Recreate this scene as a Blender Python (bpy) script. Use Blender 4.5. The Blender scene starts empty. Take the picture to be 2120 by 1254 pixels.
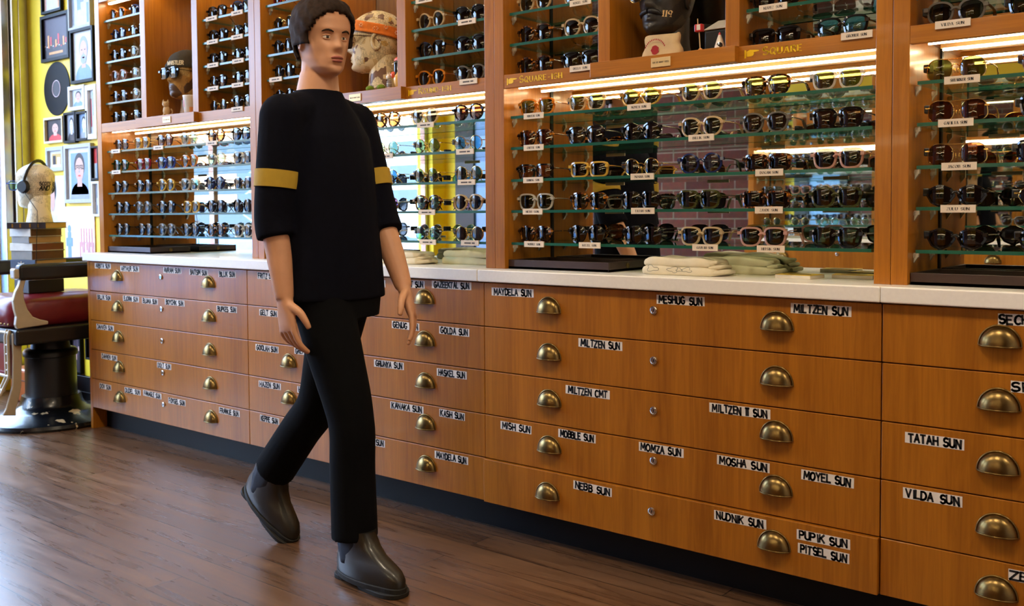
import bpy, bmesh, math, random
from mathutils import Vector, Matrix
random.seed(7)
S = bpy.context.scene
COL = S.collection
PI = math.pi

# ------------------------------------------------------------------ camera
F_PX, YAW, PITCH, ROLL = 2027.564904, -0.683645, 0.043557, -0.006548
CAM = Vector((4.82752, -2.507935, 1.098167))
W = 1.330769                      # width of one cabinet bay
fw = Vector((math.sin(YAW)*math.cos(PITCH), math.cos(YAW)*math.cos(PITCH), -math.sin(PITCH)))
r0 = Vector((math.cos(YAW), -math.sin(YAW), 0)); u0 = r0.cross(fw)
rt = math.cos(ROLL)*r0 + math.sin(ROLL)*u0
up = -math.sin(ROLL)*r0 + math.cos(ROLL)*u0
cd = bpy.data.cameras.new('camera'); cam = bpy.data.objects.new('camera', cd); COL.objects.link(cam)
cam.matrix_world = Matrix(((rt.x, up.x, -fw.x, CAM.x), (rt.y, up.y, -fw.y, CAM.y), (rt.z, up.z, -fw.z, CAM.z), (0, 0, 0, 1)))
cd.sensor_width = 36; cd.lens = 36*F_PX/2120; cd.shift_y = -100/2120; cd.clip_start = 0.02; cd.clip_end = 200
cd.dof.use_dof = True; cd.dof.focus_distance = 2.9; cd.dof.aperture_fstop = 6.3
S.camera = cam
def at(px, py, ax, v):
    """point of the plane ax = v that the photo shows at pixel px, py"""
    d = fw + rt*(px-1060)/F_PX - up*(py-527)/F_PX
    i = 'xyz'.index(ax)
    return CAM + d*((v-CAM[i])/d[i])

# ------------------------------------------------------------------ world, light, exposure
wd = bpy.data.worlds.new('world'); S.world = wd; wd.use_nodes = True
bgn = wd.node_tree.nodes['Background']; bgn.inputs[0].default_value = (0.46, 0.66, 1.0, 1); bgn.inputs[1].default_value = 19.0
def area(name, loc, direction, sx, sy, power, color):
    l = bpy.data.lights.new(name, 'AREA'); l.shape = 'RECTANGLE'; l.size = sx; l.size_y = sy; l.energy = power; l.color = color
    o = bpy.data.objects.new(name, l); COL.objects.link(o); o.location = loc
    o.rotation_euler = Vector(direction).to_track_quat('-Z', 'Y').to_euler(); return o
DAY = area('window_portal', (-1.55, -1.625, 1.58), (1, 0, 0), 2.5, 3.6, 10, (1, 1, 1)); DAY.data.cycles.is_portal = True
CEIL = [area('ceiling_lamp_light', (x, y, 2.93), (0, 0, -1), 0.35, 0.35, p, (1.0, 0.82, 0.58)) for x, y, p in ((0.6, -1.5, 14), (2.2, -1.5, 20), (3.8, -1.5, 22), (5.6, -1.2, 18))]
S.view_settings.view_transform = 'Standard'; S.view_settings.look = 'None'; S.view_settings.gamma = 1
S.view_settings.use_curve_mapping = False; S.view_settings.exposure = 0.0
S.cycles.use_denoising = True
S.cycles.max_bounces = 10; S.cycles.diffuse_bounces = 4; S.cycles.glossy_bounces = 5; S.cycles.transmission_bounces = 6
S.cycles.transparent_max_bounces = 24; S.cycles.caustics_reflective = False; S.cycles.caustics_refractive = False
S.cycles.sample_clamp_indirect = 6

# ------------------------------------------------------------------ materials
def lin(c):
    return tuple(((v/255)/12.92 if v/255 <= .04045 else ((v/255+.055)/1.055)**2.4) for v in c)+(1,)
class NT:
    def __init__(s, name):
        s.m = bpy.data.materials.new(name); s.m.use_nodes = True; s.t = s.m.node_tree; s.t.nodes.clear()
        s.out = s.n('ShaderNodeOutputMaterial')
    def n(s, ty, **kw):
        x = s.t.nodes.new(ty)
        for k, v in kw.items():
            if k[0] == '_': x.inputs[int(k[1:])].default_value = v
            else: setattr(x, k, v)
        return x
    def l(s, a, ao, b, bi): s.t.links.new(a.outputs[ao], b.inputs[bi])
    def bsdf(s, color=None, rough=.5, metal=0., spec=.5, coat=0., trans=0., alpha=1.):
        b = s.n('ShaderNodeBsdfPrincipled')
        if color is not None: b.inputs['Base Color'].default_value = color
        b.inputs['Roughness'].default_value = rough; b.inputs['Metallic'].default_value = metal
        b.inputs['Specular IOR Level'].default_value = spec; b.inputs['Coat Weight'].default_value = coat
        b.inputs['Coat Roughness'].default_value = .06
        b.inputs['Transmission Weight'].default_value = trans; b.inputs['Alpha'].default_value = alpha
        s.l(b, 0, s.out, 0); return b
    def pos(s, scale, obj=False):
        if obj: c = s.n('ShaderNodeTexCoord'); oi = 3
        else: c = s.n('ShaderNodeNewGeometry'); oi = 0
        mp = s.n('ShaderNodeMapping'); mp.inputs['Scale'].default_value = scale
        s.l(c, oi, mp, 0); return mp
    def ramp(s, cols):
        r = s.n('ShaderNodeValToRGB'); e = r.color_ramp.elements
        while len(e) < len(cols): e.new(.5)
        for i, (p, c) in enumerate(cols): e[i].position = p; e[i].color = c
        return r
    def bump(s, src, o, b, strength, dist=.002):
        bp = s.n('ShaderNodeBump'); bp.inputs['Strength'].default_value = strength; bp.inputs['Distance'].default_value = dist
        s.l(src, o, bp, 'Height'); s.l(bp, 0, b, 'Normal')
M = {}
def plain(name, rgb, rough=.5, metal=0., coat=0., spec=.5, var=.06, vs=40, bump=0.):
    n = NT(name); b = n.bsdf(None, rough, metal, spec, coat); c = lin(rgb)
    mp = n.pos((vs, vs, vs), True); t = n.n('ShaderNodeTexNoise'); t.inputs['Scale'].default_value = 1; t.inputs['Detail'].default_value = 3
    n.l(mp, 0, t, 0)
    r = n.ramp([(.3, tuple(v*(1-var) for v in c[:3])+(1,)), (.7, tuple(min(1, v*(1+var)) for v in c[:3])+(1,))])
    n.l(t, 0, r, 0); n.l(r, 0, b, 0)
    if bump: n.bump(t, 0, b, bump)
    M[name] = n.m; return n.m
def wood(name, dark, light, scale, rough=.32, dist=1.2):
    n = NT(name); b = n.bsdf(None, rough, 0, .5, .12)
    mp = n.pos(scale); t = n.n('ShaderNodeTexNoise'); t.inputs['Scale'].default_value = 1; t.inputs['Detail'].default_value = 6
    t.inputs['Roughness'].default_value = .62; t.inputs['Distortion'].default_value = dist
    n.l(mp, 0, t, 0)
    m2 = n.pos(tuple(v*.12 for v in scale)); t2 = n.n('ShaderNodeTexNoise'); t2.inputs['Scale'].default_value = 1; t2.inputs['Detail'].default_value = 2; n.l(m2, 0, t2, 0)
    a = n.n('ShaderNodeMix', data_type='FLOAT'); a.inputs[0].default_value = .45; n.l(t, 0, a, 2); n.l(t2, 0, a, 3)
    r = n.ramp([(.34, lin(dark)), (.66, lin(light))]); n.l(a, 0, r, 0); n.l(r, 0, b, 0)
    n.bump(t, 0, b, .04); M[name] = n.m; return n.m
wood('cherry_upright', (148, 86, 16), (188, 118, 30), (70, 70, 3))
wood('cherry_lengthwise', (148, 86, 16), (188, 118, 30), (3, 70, 70))
wood('cherry_inner', (160, 94, 20), (200, 126, 34), (60, 45, 2.4))
plain('quartz_top', (252, 248, 240), .28, var=.02, vs=120, coat=.1)
plain('toe_kick_black', (12, 12, 15), .5, spec=.2)
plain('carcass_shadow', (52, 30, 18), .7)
# floor
n = NT('floor_planks'); b = n.bsdf(None, .3, 0, .6, .15); b.inputs['Coat Roughness'].default_value = .3
g = n.n('ShaderNodeNewGeometry'); bt = n.n('ShaderNodeTexBrick'); bt.offset = .37; bt.offset_frequency = 2
bt.inputs['Color1'].default_value = (0, 0, 0, 1); bt.inputs['Color2'].default_value = (1, 1, 1, 1); bt.inputs['Mortar'].default_value = (.5, .5, .5, 1)
bt.inputs['Scale'].default_value = 1; bt.inputs['Mortar Size'].default_value = .0016; bt.inputs['Brick Width'].default_value = 1.35; bt.inputs['Row Height'].default_value = .125; bt.inputs['Bias'].default_value = 0
n.l(g, 0, bt, 0)
mp = n.pos((1.8, 24, 1)); t = n.n('ShaderNodeTexNoise'); t.inputs['Scale'].default_value = 1; t.inputs['Detail'].default_value = 4; t.inputs['Roughness'].default_value = .55; t.inputs['Distortion'].default_value = 1.4
off = n.n('ShaderNodeVectorMath', operation='MULTIPLY_ADD'); off.inputs[1].default_value = (7, 7, 7); n.l(bt, 0, off, 0); n.l(mp, 0, off, 2); n.l(off, 0, t, 0)
r = n.ramp([(.22, lin((74, 50, 34))), (.5, lin((106, 75, 50))), (.8, lin((136, 100, 70)))]); n.l(t, 0, r, 0)
hv = n.n('ShaderNodeMix', data_type='RGBA', blend_type='MULTIPLY'); hv.inputs[0].default_value = .45; n.l(r, 0, hv, 6)
r2 = n.ramp([(0, (.34, .31, .28, 1)), (1, (1, 1, 1, 1))]); n.l(bt, 0, r2, 0); n.l(r2, 0, hv, 7)
mo = n.n('ShaderNodeMix', data_type='RGBA'); n.l(bt, 1, mo, 0); n.l(hv, 2, mo, 6); mo.inputs[7].default_value = lin((24, 14, 10)); n.l(mo, 2, b, 0)
rr = n.ramp([(.3, (.24, .24, .24, 1)), (.7, (.36, .36, .36, 1))]); n.l(t, 0, rr, 0); n.l(rr, 0, b, 'Roughness')
n.bump(t, 0, b, .03, .002); M['floor'] = n.m
# brick
n = NT('brick'); b = n.bsdf(None, .85); g = n.n('ShaderNodeNewGeometry'); sx = n.n('ShaderNodeSeparateXYZ'); cx = n.n('ShaderNodeCombineXYZ')
n.l(g, 0, sx, 0); n.l(sx, 0, cx, 0); n.l(sx, 2, cx, 1)
bt = n.n('ShaderNodeTexBrick'); bt.inputs['Color1'].default_value = lin((96, 46, 38)); bt.inputs['Color2'].default_value = lin((132, 74, 58)); bt.inputs['Mortar'].default_value = lin((150, 138, 122))
bt.inputs['Scale'].default_value = 1; bt.inputs['Mortar Size'].default_value = .006; bt.inputs['Mortar Smooth'].default_value = .3; bt.inputs['Brick Width'].default_value = .21; bt.inputs['Row Height'].default_value = .074
n.l(cx, 0, bt, 0); mp = n.pos((30, 30, 30)); t = n.n('ShaderNodeTexNoise'); t.inputs['Scale'].default_value = 1; n.l(mp, 0, t, 0)
hv = n.n('ShaderNodeMix', data_type='RGBA', blend_type='MULTIPLY'); hv.inputs[0].default_value = .6; n.l(bt, 0, hv, 6); n.l(t, 1, hv, 7); n.l(hv, 2, b, 0); n.bump(bt, 1, b, -.5, .01); M['brick'] = n.m
plain('yellow_paint', (246, 206, 28), .5, var=.02, vs=6)
plain('white_paint', (226, 222, 214), .6, var=.02)
plain('black_paint', (18, 18, 20), .35)
plain('stainless', (190, 186, 180), .22, 1., var=.05, vs=12)
plain('antique_brass', (124, 102, 62), .3, 1., var=.14, vs=60)
plain('lock_chrome', (210, 210, 212), .18, 1.)
plain('keyhole_dark', (30, 28, 26), .4, .6)
plain('masking_tape', (236, 230, 222), .7, var=.04, vs=90)
plain('marker_ink', (22, 22, 26), .6)
plain('gold_vinyl', (252, 204, 10), .45)
plain('tag_card', (232, 214, 190), .55, var=.02)
plain('tag_print', (84, 70, 58), .6)
plain('plaque_gold', (232, 200, 142), .35, .25)
plain('clear_peg', (214, 210, 190), .12, 0, .6)
plain('tray_brown', (58, 40, 34), .42, coat=.1)
plain('tray_lining', (24, 18, 16), .8)
plain('canvas_cream', (226, 214, 184), .9, var=.05, vs=30, bump=.1)
plain('canvas_green_lit', (220, 214, 178), .9, var=.05, vs=30, bump=.1)  # cream canvas with the greenish light under the glass shelves put into its colour
plain('print_grey', (112, 112, 100), .9)
plain('card_yellow', (236, 196, 30), .4); plain('card_edge', (232, 222, 200), .6); plain('card_print', (108, 96, 52), .5)
plain('blue_pane', (120, 156, 196), .15); plain('tile_ceiling', (200, 190, 176), .8)
def schlick(n, f0):
    lw = n.n('ShaderNodeLayerWeight'); lw.inputs[0].default_value = .5
    p = n.n('ShaderNodeMath', operation='POWER'); p.inputs[1].default_value = 5; n.l(lw, 1, p, 0)
    m = n.n('ShaderNodeMath', operation='MULTIPLY_ADD'); m.inputs[1].default_value = 1-f0; m.inputs[2].default_value = f0; n.l(p, 0, m, 0); return m
def glassy(name, tint, edge=False):
    n = NT(name); tr = n.n('ShaderNodeBsdfTransparent'); tr.inputs[0].default_value = tint
    gl = n.n('ShaderNodeBsdfGlossy'); gl.inputs['Roughness'].default_value = .01; gl.inputs[0].default_value = (.95, 1, .97, 1)
    fr = schlick(n, .04); mx = n.n('ShaderNodeMixShader')
    n.l(fr, 0, mx, 0); n.l(tr, 0, mx, 1); n.l(gl, 0, mx, 2); n.l(mx, 0, n.out, 0); M[name] = n.m
glassy('shelf_glass', (.962, .99, .960, 1)); glassy('window_glass', (.97, .985, .99, 1))
plain('shelf_edge_green', (3, 84, 64), .3, 0, .35, var=.2, vs=9)
n = NT('mirror'); n.bsdf((.80, .84, .80, 1), .012, 1.); M['mirror'] = n.m
def emit(name, col, st):
    n = NT(name); e = n.n('ShaderNodeEmission'); e.inputs[0].default_value = col; e.inputs[1].default_value = st; n.l(e, 0, n.out, 0); M[name] = n.m
emit('led_warm', (1.0, .79, .47, 1), 32); emit('led_top', (1.0, .80, .54, 1), 34); emit('lamp_diffuser', (1, .82, .6, 1), 14)

# ------------------------------------------------------------------ mesh builder
class MB:
    def __init__(s): s.v = []; s.f = []; s.k = []
    def add(s, vs, fs, k=0, mtx=None):
        o = len(s.v)
        s.v += [tuple(mtx @ Vector(p)) if mtx else tuple(p) for p in vs]
        s.f += [tuple(i+o for i in f) for f in fs]; s.k += [k]*len(fs); return s
    def box(s, x0, x1, y0, y1, z0, z1, k=0, mtx=None):
        return s.add([(x0, y0, z0), (x1, y0, z0), (x1, y1, z0), (x0, y1, z0), (x0, y0, z1), (x1, y0, z1), (x1, y1, z1), (x0, y1, z1)],
              [(0, 3, 2, 1), (4, 5, 6, 7), (0, 1, 5, 4), (1, 2, 6, 5), (2, 3, 7, 6), (3, 0, 4, 7)], k, mtx)
    def loft(s, rings, k=0, closed=False, caps=True, mtx=None):
        n = len(rings[0]); vs = [p for r in rings for p in r]; fs = []
        m = len(rings)
        for i in range(m if closed else m-1):
            a, b = i*n, ((i+1) % m)*n
            for j in range(n): fs.append((a+j, a+(j+1) % n, b+(j+1) % n, b+j))
        if caps and not closed: fs += [tuple(range(n-1, -1, -1)), tuple(range((m-1)*n, m*n))]
        return s.add(vs, fs, k, mtx)
    def tube(s, pts, r, seg=8, k=0, closed=False, mtx=None, flat=1.0):
        P = [Vector(p) for p in pts]; n = len(P); rs = r if isinstance(r, (list, tuple)) else [r]*n
        rings = []; ref = None
        for i in range(n):
            if closed: t = P[(i+1) % n]-P[i-1]
            else: t = P[min(i+1, n-1)]-P[max(i-1, 0)]
            t.normalize()
            if ref is None: ref = Vector((0, 0, 1)) if abs(t.z) < .9 else Vector((0, 1, 0))
            a = t.cross(ref)
            if a.length < 1e-4: a = t.cross(Vector((1, 0, 0)))
            a.normalize(); b = a.cross(t); ref = b
            rings.append([P[i]+(a*math.cos(q)+b*math.sin(q)*flat)*rs[i] for q in [2*PI*j/seg for j in range(seg)]])
        return s.loft(rings, k, closed, True, mtx)
    def lathe(s, prof, seg=24, c=(0, 0, 0), k=0, mtx=None):
        rings = [[(c[0]+r*math.cos(2*PI*j/seg), c[1]+r*math.sin(2*PI*j/seg), c[2]+z) for j in range(seg)] for r, z in prof]
        return s.loft(rings, k, False, True, mtx)
    def poly(s, pts, y, k=0, mtx=None):
        return s.add([(p[0], y, p[1]) for p in pts], [tuple(range(len(pts)))], k, mtx)
    def prism(s, pts, y0, y1, k=0, mtx=None):
        return s.loft([[(p[0], y0, p[1]) for p in pts], [(p[0], y1, p[1]) for p in pts]], k, False, True, mtx)
    def ball(s, c, r, k=0, u=14, v=9, mtx=None):
        r = r if isinstance(r, (tuple, list)) else (r, r, r)
        rings = [[(c[0]+r[0]*math.sin(PI*i/v)*math.cos(2*PI*j/u), c[1]+r[1]*math.sin(PI*i/v)*math.sin(2*PI*j/u), c[2]-r[2]*math.cos(PI*i/v)) for j in range(u)] for i in [.12]+list(range(1, v))+[v-.12]]
        return s.loft(rings, k, False, True, mtx)
    def mesh(s, name, mats, smooth=None):
        me = bpy.data.meshes.new(name); me.from_pydata(s.v, [], s.f)
        for m in (mats if isinstance(mats, (list, tuple)) else [mats]): me.materials.append(M[m] if isinstance(m, str) else m)
        me.polygons.foreach_set('material_index', s.k)
        bm = bmesh.new(); bm.from_mesh(me); bmesh.ops.recalc_face_normals(bm, faces=bm.faces); bm.to_mesh(me); bm.free()
        if smooth:
            me.polygons.foreach_set('use_smooth', [True]*len(me.polygons)); me.set_sharp_from_angle(angle=math.radians(smooth))
        me.update(); return me
    def build(s, name, mats, parent=None, smooth=None, bevel=0, loc=None, label=None, seg=2):
        o = bpy.data.objects.new(name, s.mesh(name, mats, smooth)); COL.objects.link(o)
        if parent: o.parent = parent
        if loc: o.location = loc
        if bevel:
            m = o.modifiers.new('bevel', 'BEVEL'); m.width = bevel; m.segments = seg; m.limit_method = 'ANGLE'; m.angle_limit = .8
        if label: o['label'] = label
        return o
def tag(o, label, cat, group=None):
    o['label'] = label; o['category'] = cat
    if group: o['group'] = group
    return o
def thing(name, label, cat, loc=(0, 0, 0), rz=0, group=None):
    o = bpy.data.objects.new(name, None); COL.objects.link(o); o.location = loc; o.rotation_euler = (0, 0, rz); o.empty_display_size = .1
    return tag(o, label, cat, group)
def struct(o): o['kind'] = 'structure'; return o
def copy_tree(o, parent=None):
    c = o.copy(); COL.objects.link(c)
    if parent: c.parent = parent
    for ch in list(KIDS.get(o.name, ())): copy_tree(ch, c)
    return c
KIDS = {}
def remember(root):
    def rec(o):
        KIDS[o.name] = [c for c in bpy.data.objects if c.parent == o]
        for c in KIDS[o.name]: rec(c)
    rec(root)
def ordn(i): return ['first', 'second', 'third', 'fourth', 'fifth', 'sixth', 'seventh'][i]

# ------------------------------------------------------------------ stroke lettering
arc = lambda cx, cy, rx, ry, a0, a1, n=7: [(cx+rx*math.cos(math.radians(a0+(a1-a0)*i/n)), cy+ry*math.sin(math.radians(a0+(a1-a0)*i/n))) for i in range(n+1)]
G = {
 'A': ([[(0, 0), (.3, 1), (.6, 0)], [(.12, .36), (.48, .36)]], .6),
 'B': ([[(0, 0), (0, 1), (.3, 1)]+arc(.3, .77, .2, .23, 90, -90)+[(0, .54)], [(.3, .54)]+arc(.3, .27, .25, .27, 90, -90)+[(0, 0)]], .55),
 'C': ([arc(.32, .5, .32, .5, 50, 310, 12)], .56), 'D': ([[(0, 0), (0, 1), (.2, 1)]+arc(.2, .5, .38, .5, 90, -90, 9)+[(0, 0)]], .58),
 'E': ([[(.5, 1), (0, 1), (0, 0), (.5, 0)], [(0, .52), (.4, .52)]], .5), 'F': ([[(.5, 1), (0, 1), (0, 0)], [(0, .52), (.4, .52)]], .5),
 'G': ([arc(.32, .5, .32, .5, 50, 330, 12)+[(.6, .45), (.36, .45)]], .62), 'H': ([[(0, 0), (0, 1)], [(.55, 0), (.55, 1)], [(0, .5), (.55, .5)]], .55),
 'I': ([[(.08, 0), (.08, 1)]], .16), 'J': ([[(.45, 1), (.45, .2)]+arc(.25, .2, .2, .2, 0, -150, 5)], .45),
 'K': ([[(0, 0), (0, 1)], [(.52, 1), (0, .42)], [(.16, .58), (.56, 0)]], .55), 'L': ([[(0, 1), (0, 0), (.46, 0)]], .46),
 'M': ([[(0, 0), (.06, 1), (.37, .3), (.68, 1), (.74, 0)]], .74), 'N': ([[(0, 0), (0, 1), (.55, 0), (.55, 1)]], .55),
 'O': ([arc(.32, .5, .32, .5, 90, 450, 16)], .64), 'P': ([[(0, 0), (0, 1), (.26, 1)]+arc(.26, .74, .25, .26, 90, -90)+[(0, .48)]], .52),
 'Q': ([arc(.32, .5, .32, .5, 90, 450, 16), [(.36, .3), (.66, -.1)]], .66), 'R': ([[(0, 0), (0, 1), (.26, 1)]+arc(.26, .75, .25, .25, 90, -90)+[(0, .5)], [(.24, .5), (.56, 0)]], .56),
 'S': ([arc(.27, .74, .25, .26, 40, 250, 8)+arc(.27, .26, .27, .26, 75, -150, 9)], .54), 'T': ([[(0, 1), (.56, 1)], [(.28, 1), (.28, 0)]], .56),
 'U': ([[(0, 1), (0, .28)]+arc(.28, .28, .28, .28, 180, 360, 8)+[(.56, 1)]], .56), 'V': ([[(0, 1), (.3, 0), (.6, 1)]], .6),
 'W': ([[(0, 1), (.2, 0), (.4, .7), (.6, 0), (.8, 1)]], .8), 'X': ([[(0, 0), (.55, 1)], [(0, 1), (.55, 0)]], .55),
 'Y': ([[(0, 1), (.28, .48), (.56, 1)], [(.28, .48), (.28, 0)]], .56), 'Z': ([[(0, 1), (.5, 1), (0, 0), (.52, 0)]], .52),
 '-': ([[(.05, .42), (.38, .42)]], .43), '1': ([[(.02, .8), (.16, 1), (.16, 0)]], .26), '9': ([arc(.26, .7, .25, .29, 0, 360, 12), [(.51, .7), (.42, 0)]], .54),
 '|': ([[(.06, .95), (.06, 0)], [(.34, .95), (.34, 0)], [(-.06, 1), (.46, 1)]], .4), ' ': ([], .42)}
def text_width(t, gap=.2): return sum(G[c][1]+gap for c in t)-gap
def lettering(mb, t, fn, h, k=0, wt=.15, serif=False, jit=0., width=None, gap=.2, small=None, bold=1.):
    """strokes of the words t as thin ribbons; fn(u, v) gives the point of the surface; u, v in metres"""
    tw = text_width(t, gap)*h
    sx = 1. if width is None else width/tw
    x = 0.
    for ci, ch in enumerate(t):
        sc = 1. if (small is None or ci == 0) else small
        jx, jy, sl = (random.uniform(-jit, jit), random.uniform(-jit, jit), random.uniform(-jit, jit)*1.2) if jit else (0, 0, 0)
        polys, w = G[ch]
        for pl in polys:
            pts = [((x+(p[0]*sc+jx+sl*(p[1]-.5))*h*sx), (p[1]*sc+jy)*h) for p in pl]
            for i in range(len(pts)-1):
                a, b = Vector(pts[i]), Vector(pts[i+1]); d = b-a
                if d.length < 1e-7: continue
                d.normalize(); nrm = Vector((-d.y, d.x))
                if serif: hw = bold*h*sc*(.045+.085*abs(d.y) if d.x*d.y <= .05 else .05)
                else: hw = h*wt/2*random.uniform(.85, 1.15) if jit else h*wt/2
                e = d*hw*(.3 if serif else .7)
                q = [a-e-nrm*hw, b+e-nrm*hw, b+e+nrm*hw, a-e+nrm*hw]
                mb.add([fn(p.x, p.y) for p in q], [(0, 1, 2, 3)], k)
                if serif and abs(d.y) > .93:
                    for p in (a, b):
                        if p.y < .03*h or p.y > h*sc*.95:
                            zz = p.y; s2 = h*sc*.2; t2 = h*sc*.04
                            mb.add([fn(p.x-s2, zz-t2), fn(p.x+s2, zz-t2), fn(p.x+s2, zz+t2), fn(p.x-s2, zz+t2)], [(0, 1, 2, 3)], k)
        x += (w*sc+gap)*h*sx
    return x
def hand_icon(mb, fn, h, k=0):
    """a pointing fist with a cuff"""
    for poly in ([(0, -.25), (.24, -.2), (.26, 1.0), (.02, 1.05)],
                 [(.32, .05), (.5, -.02), (.95, .0), (1.2, .1), (1.32, .35), (1.28, .62), (.9, .86), (.6, .95), (.32, .8)],
                 [(.9, .86), (1.28, .62), (1.45, .62), (2.0, .72), (2.02, .86), (1.5, .95), (.75, 1.02), (.6, .95)]):
        mb.add([fn(p[0]*h*1.22, p[1]*h) for p in poly], [tuple(range(len(poly)))], k)

# ------------------------------------------------------------------ the room
YB, YF, XL, XR, ZC = .36, -3.62, -1.5, 6.4, 3.0
struct(MB().box(XL-.2, XR+.2, YF-.2, YB+.2, -.12, 0).build('floor', 'floor'))
struct(MB().box(XL-.2, XR+.2, YF-.2, YB+.2, ZC, ZC+.1).build('ceiling', 'tile_ceiling'))
struct(MB().box(XL-.2, XR+.2, YB, YB+.2, 0, ZC).build('wall_back', 'yellow_paint'))
struct(MB().box(XR, XR+.2, YF, YB, 0, ZC).build('wall_right', 'white_paint'))
struct(MB().box(-.9, XR, YF-.2, YF, 0, ZC).build('wall_front', 'brick'))
struct(MB().box(XL-.2, -.9, YF-.2, YF, 0, ZC).build('wall_front_side', 'yellow_paint'))
WY0, WY1, WZ0, WZ1 = -3.45, .2, .32, 2.85
mb = MB().box(XL-.2, XL, YF, WY0, 0, ZC).box(XL-.2, XL, WY1, YB, 0, ZC).box(XL-.2, XL, WY0, WY1, 0, WZ0).box(XL-.2, XL, WY0, WY1, WZ1, ZC)
struct(mb.build('wall_left', 'yellow_paint'))
mb = MB()
for y in (WY0, WY0+1.13, WY0+2.27, WY1-.04): mb.box(XL-.12, XL-.06, y, y+.04, WZ0, WZ1)
mb.box(XL-.13, XL-.05, WY0, WY1, WZ0, WZ0+.05).box(XL-.13, XL-.05, WY0, WY1, WZ1-.05, WZ1)
win = struct(mb.build('window_1', 'stainless', bevel=.004))
MB().box(XL-.095, XL-.088, WY0+.01, WY1-.01, WZ0+.02, WZ1-.02).build('pane', 'window_glass', win)
mb = MB().box(XL+.0, XL+.1, .205, .255, 0, ZC).box(XL, XL+.13, .258, .30, 0, ZC).box(XL, XL+.12, .303, .36, 0, ZC)
struct(mb.build('trim_1', 'stainless', bevel=.005))
struct(MB().box(XL+.12, -.03, YB-.022, YB, 0, .15).box(XL+.12, -.03, YB-.026, YB, .05, .058).build('baseboard_back', 'black_paint', bevel=.003))
for i, (x, y) in enumerate(((.6, -1.5), (2.2, -1.5), (3.8, -1.5), (5.6, -1.2))):
    o = thing('ceiling_lamp', 'square warm ceiling lamp, %s one counted from the shop window' % ordn(i), 'lamp', (x, y, ZC), group='ceiling lamps')
    MB().box(-.2, .2, -.2, .2, -.05, 0).build('housing', 'white_paint', o, bevel=.004)
    MB().box(-.175, .175, -.175, .175, -.055, -.05).build('diffuser', 'lamp_diffuser', o)

d1 = struct(MB().box(-1.33, -1.10, YF, YF+.05, 0, 2.3).box(-.62, -.50, YF, YF+.05, 0, 2.3).box(-1.10, -.62, YF, YF+.05, 2.15, 2.3).box(-1.10, -.62, YF, YF+.05, 0, .25).build('door_1', 'black_paint', bevel=.004))
MB().box(-1.10, -.62, YF+.015, YF+.03, .25, 2.15).build('door_pane', 'blue_pane', d1)
# ------------------------------------------------------------------ drawer units
ZT, RH = .86, .15
HX = (.275, 1.05)
TAPES = {0: ([(0, 'ARBITA SUN', 55, 163, 100), (0, 'ARTHUR SUN', 229, 357, 120), (0, 'AVRAM SUN', 521, 645, 131), (0, 'BAITSIM SUN', 700, 828, 144), (0, 'BILLIK SUN', 899, 1016, 157),
   (1, 'BILLIK SUN', 69, 164, 315), (1, 'BJORN SUN', 248, 355, 325), (1, 'BLUMA SUN', 377, 485, 341), (1, 'BOYCHIK SUN', 533, 666, 351), (1, 'BUPKES SUN', 886, 1025, 396),
   (2, 'DAHVEN SUN', 66, 183, 520), (3, 'DAHVEN SUN', 99, 206, 723), (3, 'DOLT SUN', 480, 575, 783), (4, 'DOV SUN', 87, 166, 925), (4, 'DUDEL SUN', 258, 367, 956),
   (4, 'FANAGLE SUN', 385, 508, 979), (4, 'FOYGEL SUN', 556, 674, 1028), (4, 'FRANKIE SUN', 903, 1044, 1098)], 180, 520, 3.3),
 1: ([(0, 'FRITZ SUN', 86, 188, 134), (0, 'GATKES SUN', 625, 778, 171), (0, 'GAVOLT SUN', 834, 990, 176), (0, 'GAZEEKTAL SUN', 1030, 1243, 184), (1, 'GELT SUN', 97, 195, 334),
   (1, 'GENUG SUN', 813, 962, 403), (1, 'GOLDA SUN', 1070, 1231, 433), (2, 'GOOLAH SUN', 77, 200, 526), (2, 'GREPS SUN', 286, 405, 543), (2, 'GROBER SUN', 440, 584, 572),
   (2, 'GRUNYA SUN', 717, 878, 613), (2, 'HASKEL SUN', 1057, 1218, 662), (3, 'HAZEN SUN', 94, 213, 724), (3, 'HITSIK SUN', 302, 425, 756), (3, 'JACOB SUN', 548, 673, 796),
   (3, 'KANAKA SUN', 805, 984, 845), (3, 'KASH SUN', 1070, 1208, 884), (4, 'KEPPE SUN', 100, 203, 910), (4, 'KIBITS SUN', 285, 411, 946), (4, 'KLUTZ SUN', 643, 776, 1029),
   (4, 'MAYDELA SUN', 1046, 1226, 1116)], 500, 520, 2.612),
 2: ([(0, 'MAYDELA SUN', 40, 234, 101), (0, 'MESHUG SUN', 804, 1027, 138), (0, 'MILTZEN SUN', 1428, 1708, 182), (1, 'MILTZEN SUN', 443, 646, 342), (2, 'MILTZEN CMT', 384, 588, 563),
   (2, 'MILTZEN | SUN', 1049, 1332, 650), (3, 'MISH SUN', 83, 226, 727), (3, 'MOBBLE SUN', 350, 524, 766), (3, 'MOMZA SUN', 723, 930, 830), (3, 'MOSHA SUN', 1085, 1330, 895),
   (3, 'MOYEL SUN', 1475, 1719, 964), (4, 'NEBB SUN', 430, 606, 1006), (4, 'NUDNIK SUN', 1080, 1321, 1149), (4, 'PUPIK SUN', 1462, 1711, 1240), (4, 'PITSEL SUN', 1467, 1706, 1304)], 1000, 560, 2.239),
 3: ([(0, 'SECH', 516, 640, 184), (1, 'SP', 565, 645, 436), (2, 'TATAH SUN', 170, 391, 637), (3, 'VILDA SUN', 161, 383, 847), (4, 'ZE', 555, 640, 1143)], 1780, 560, 1.806)}
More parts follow.
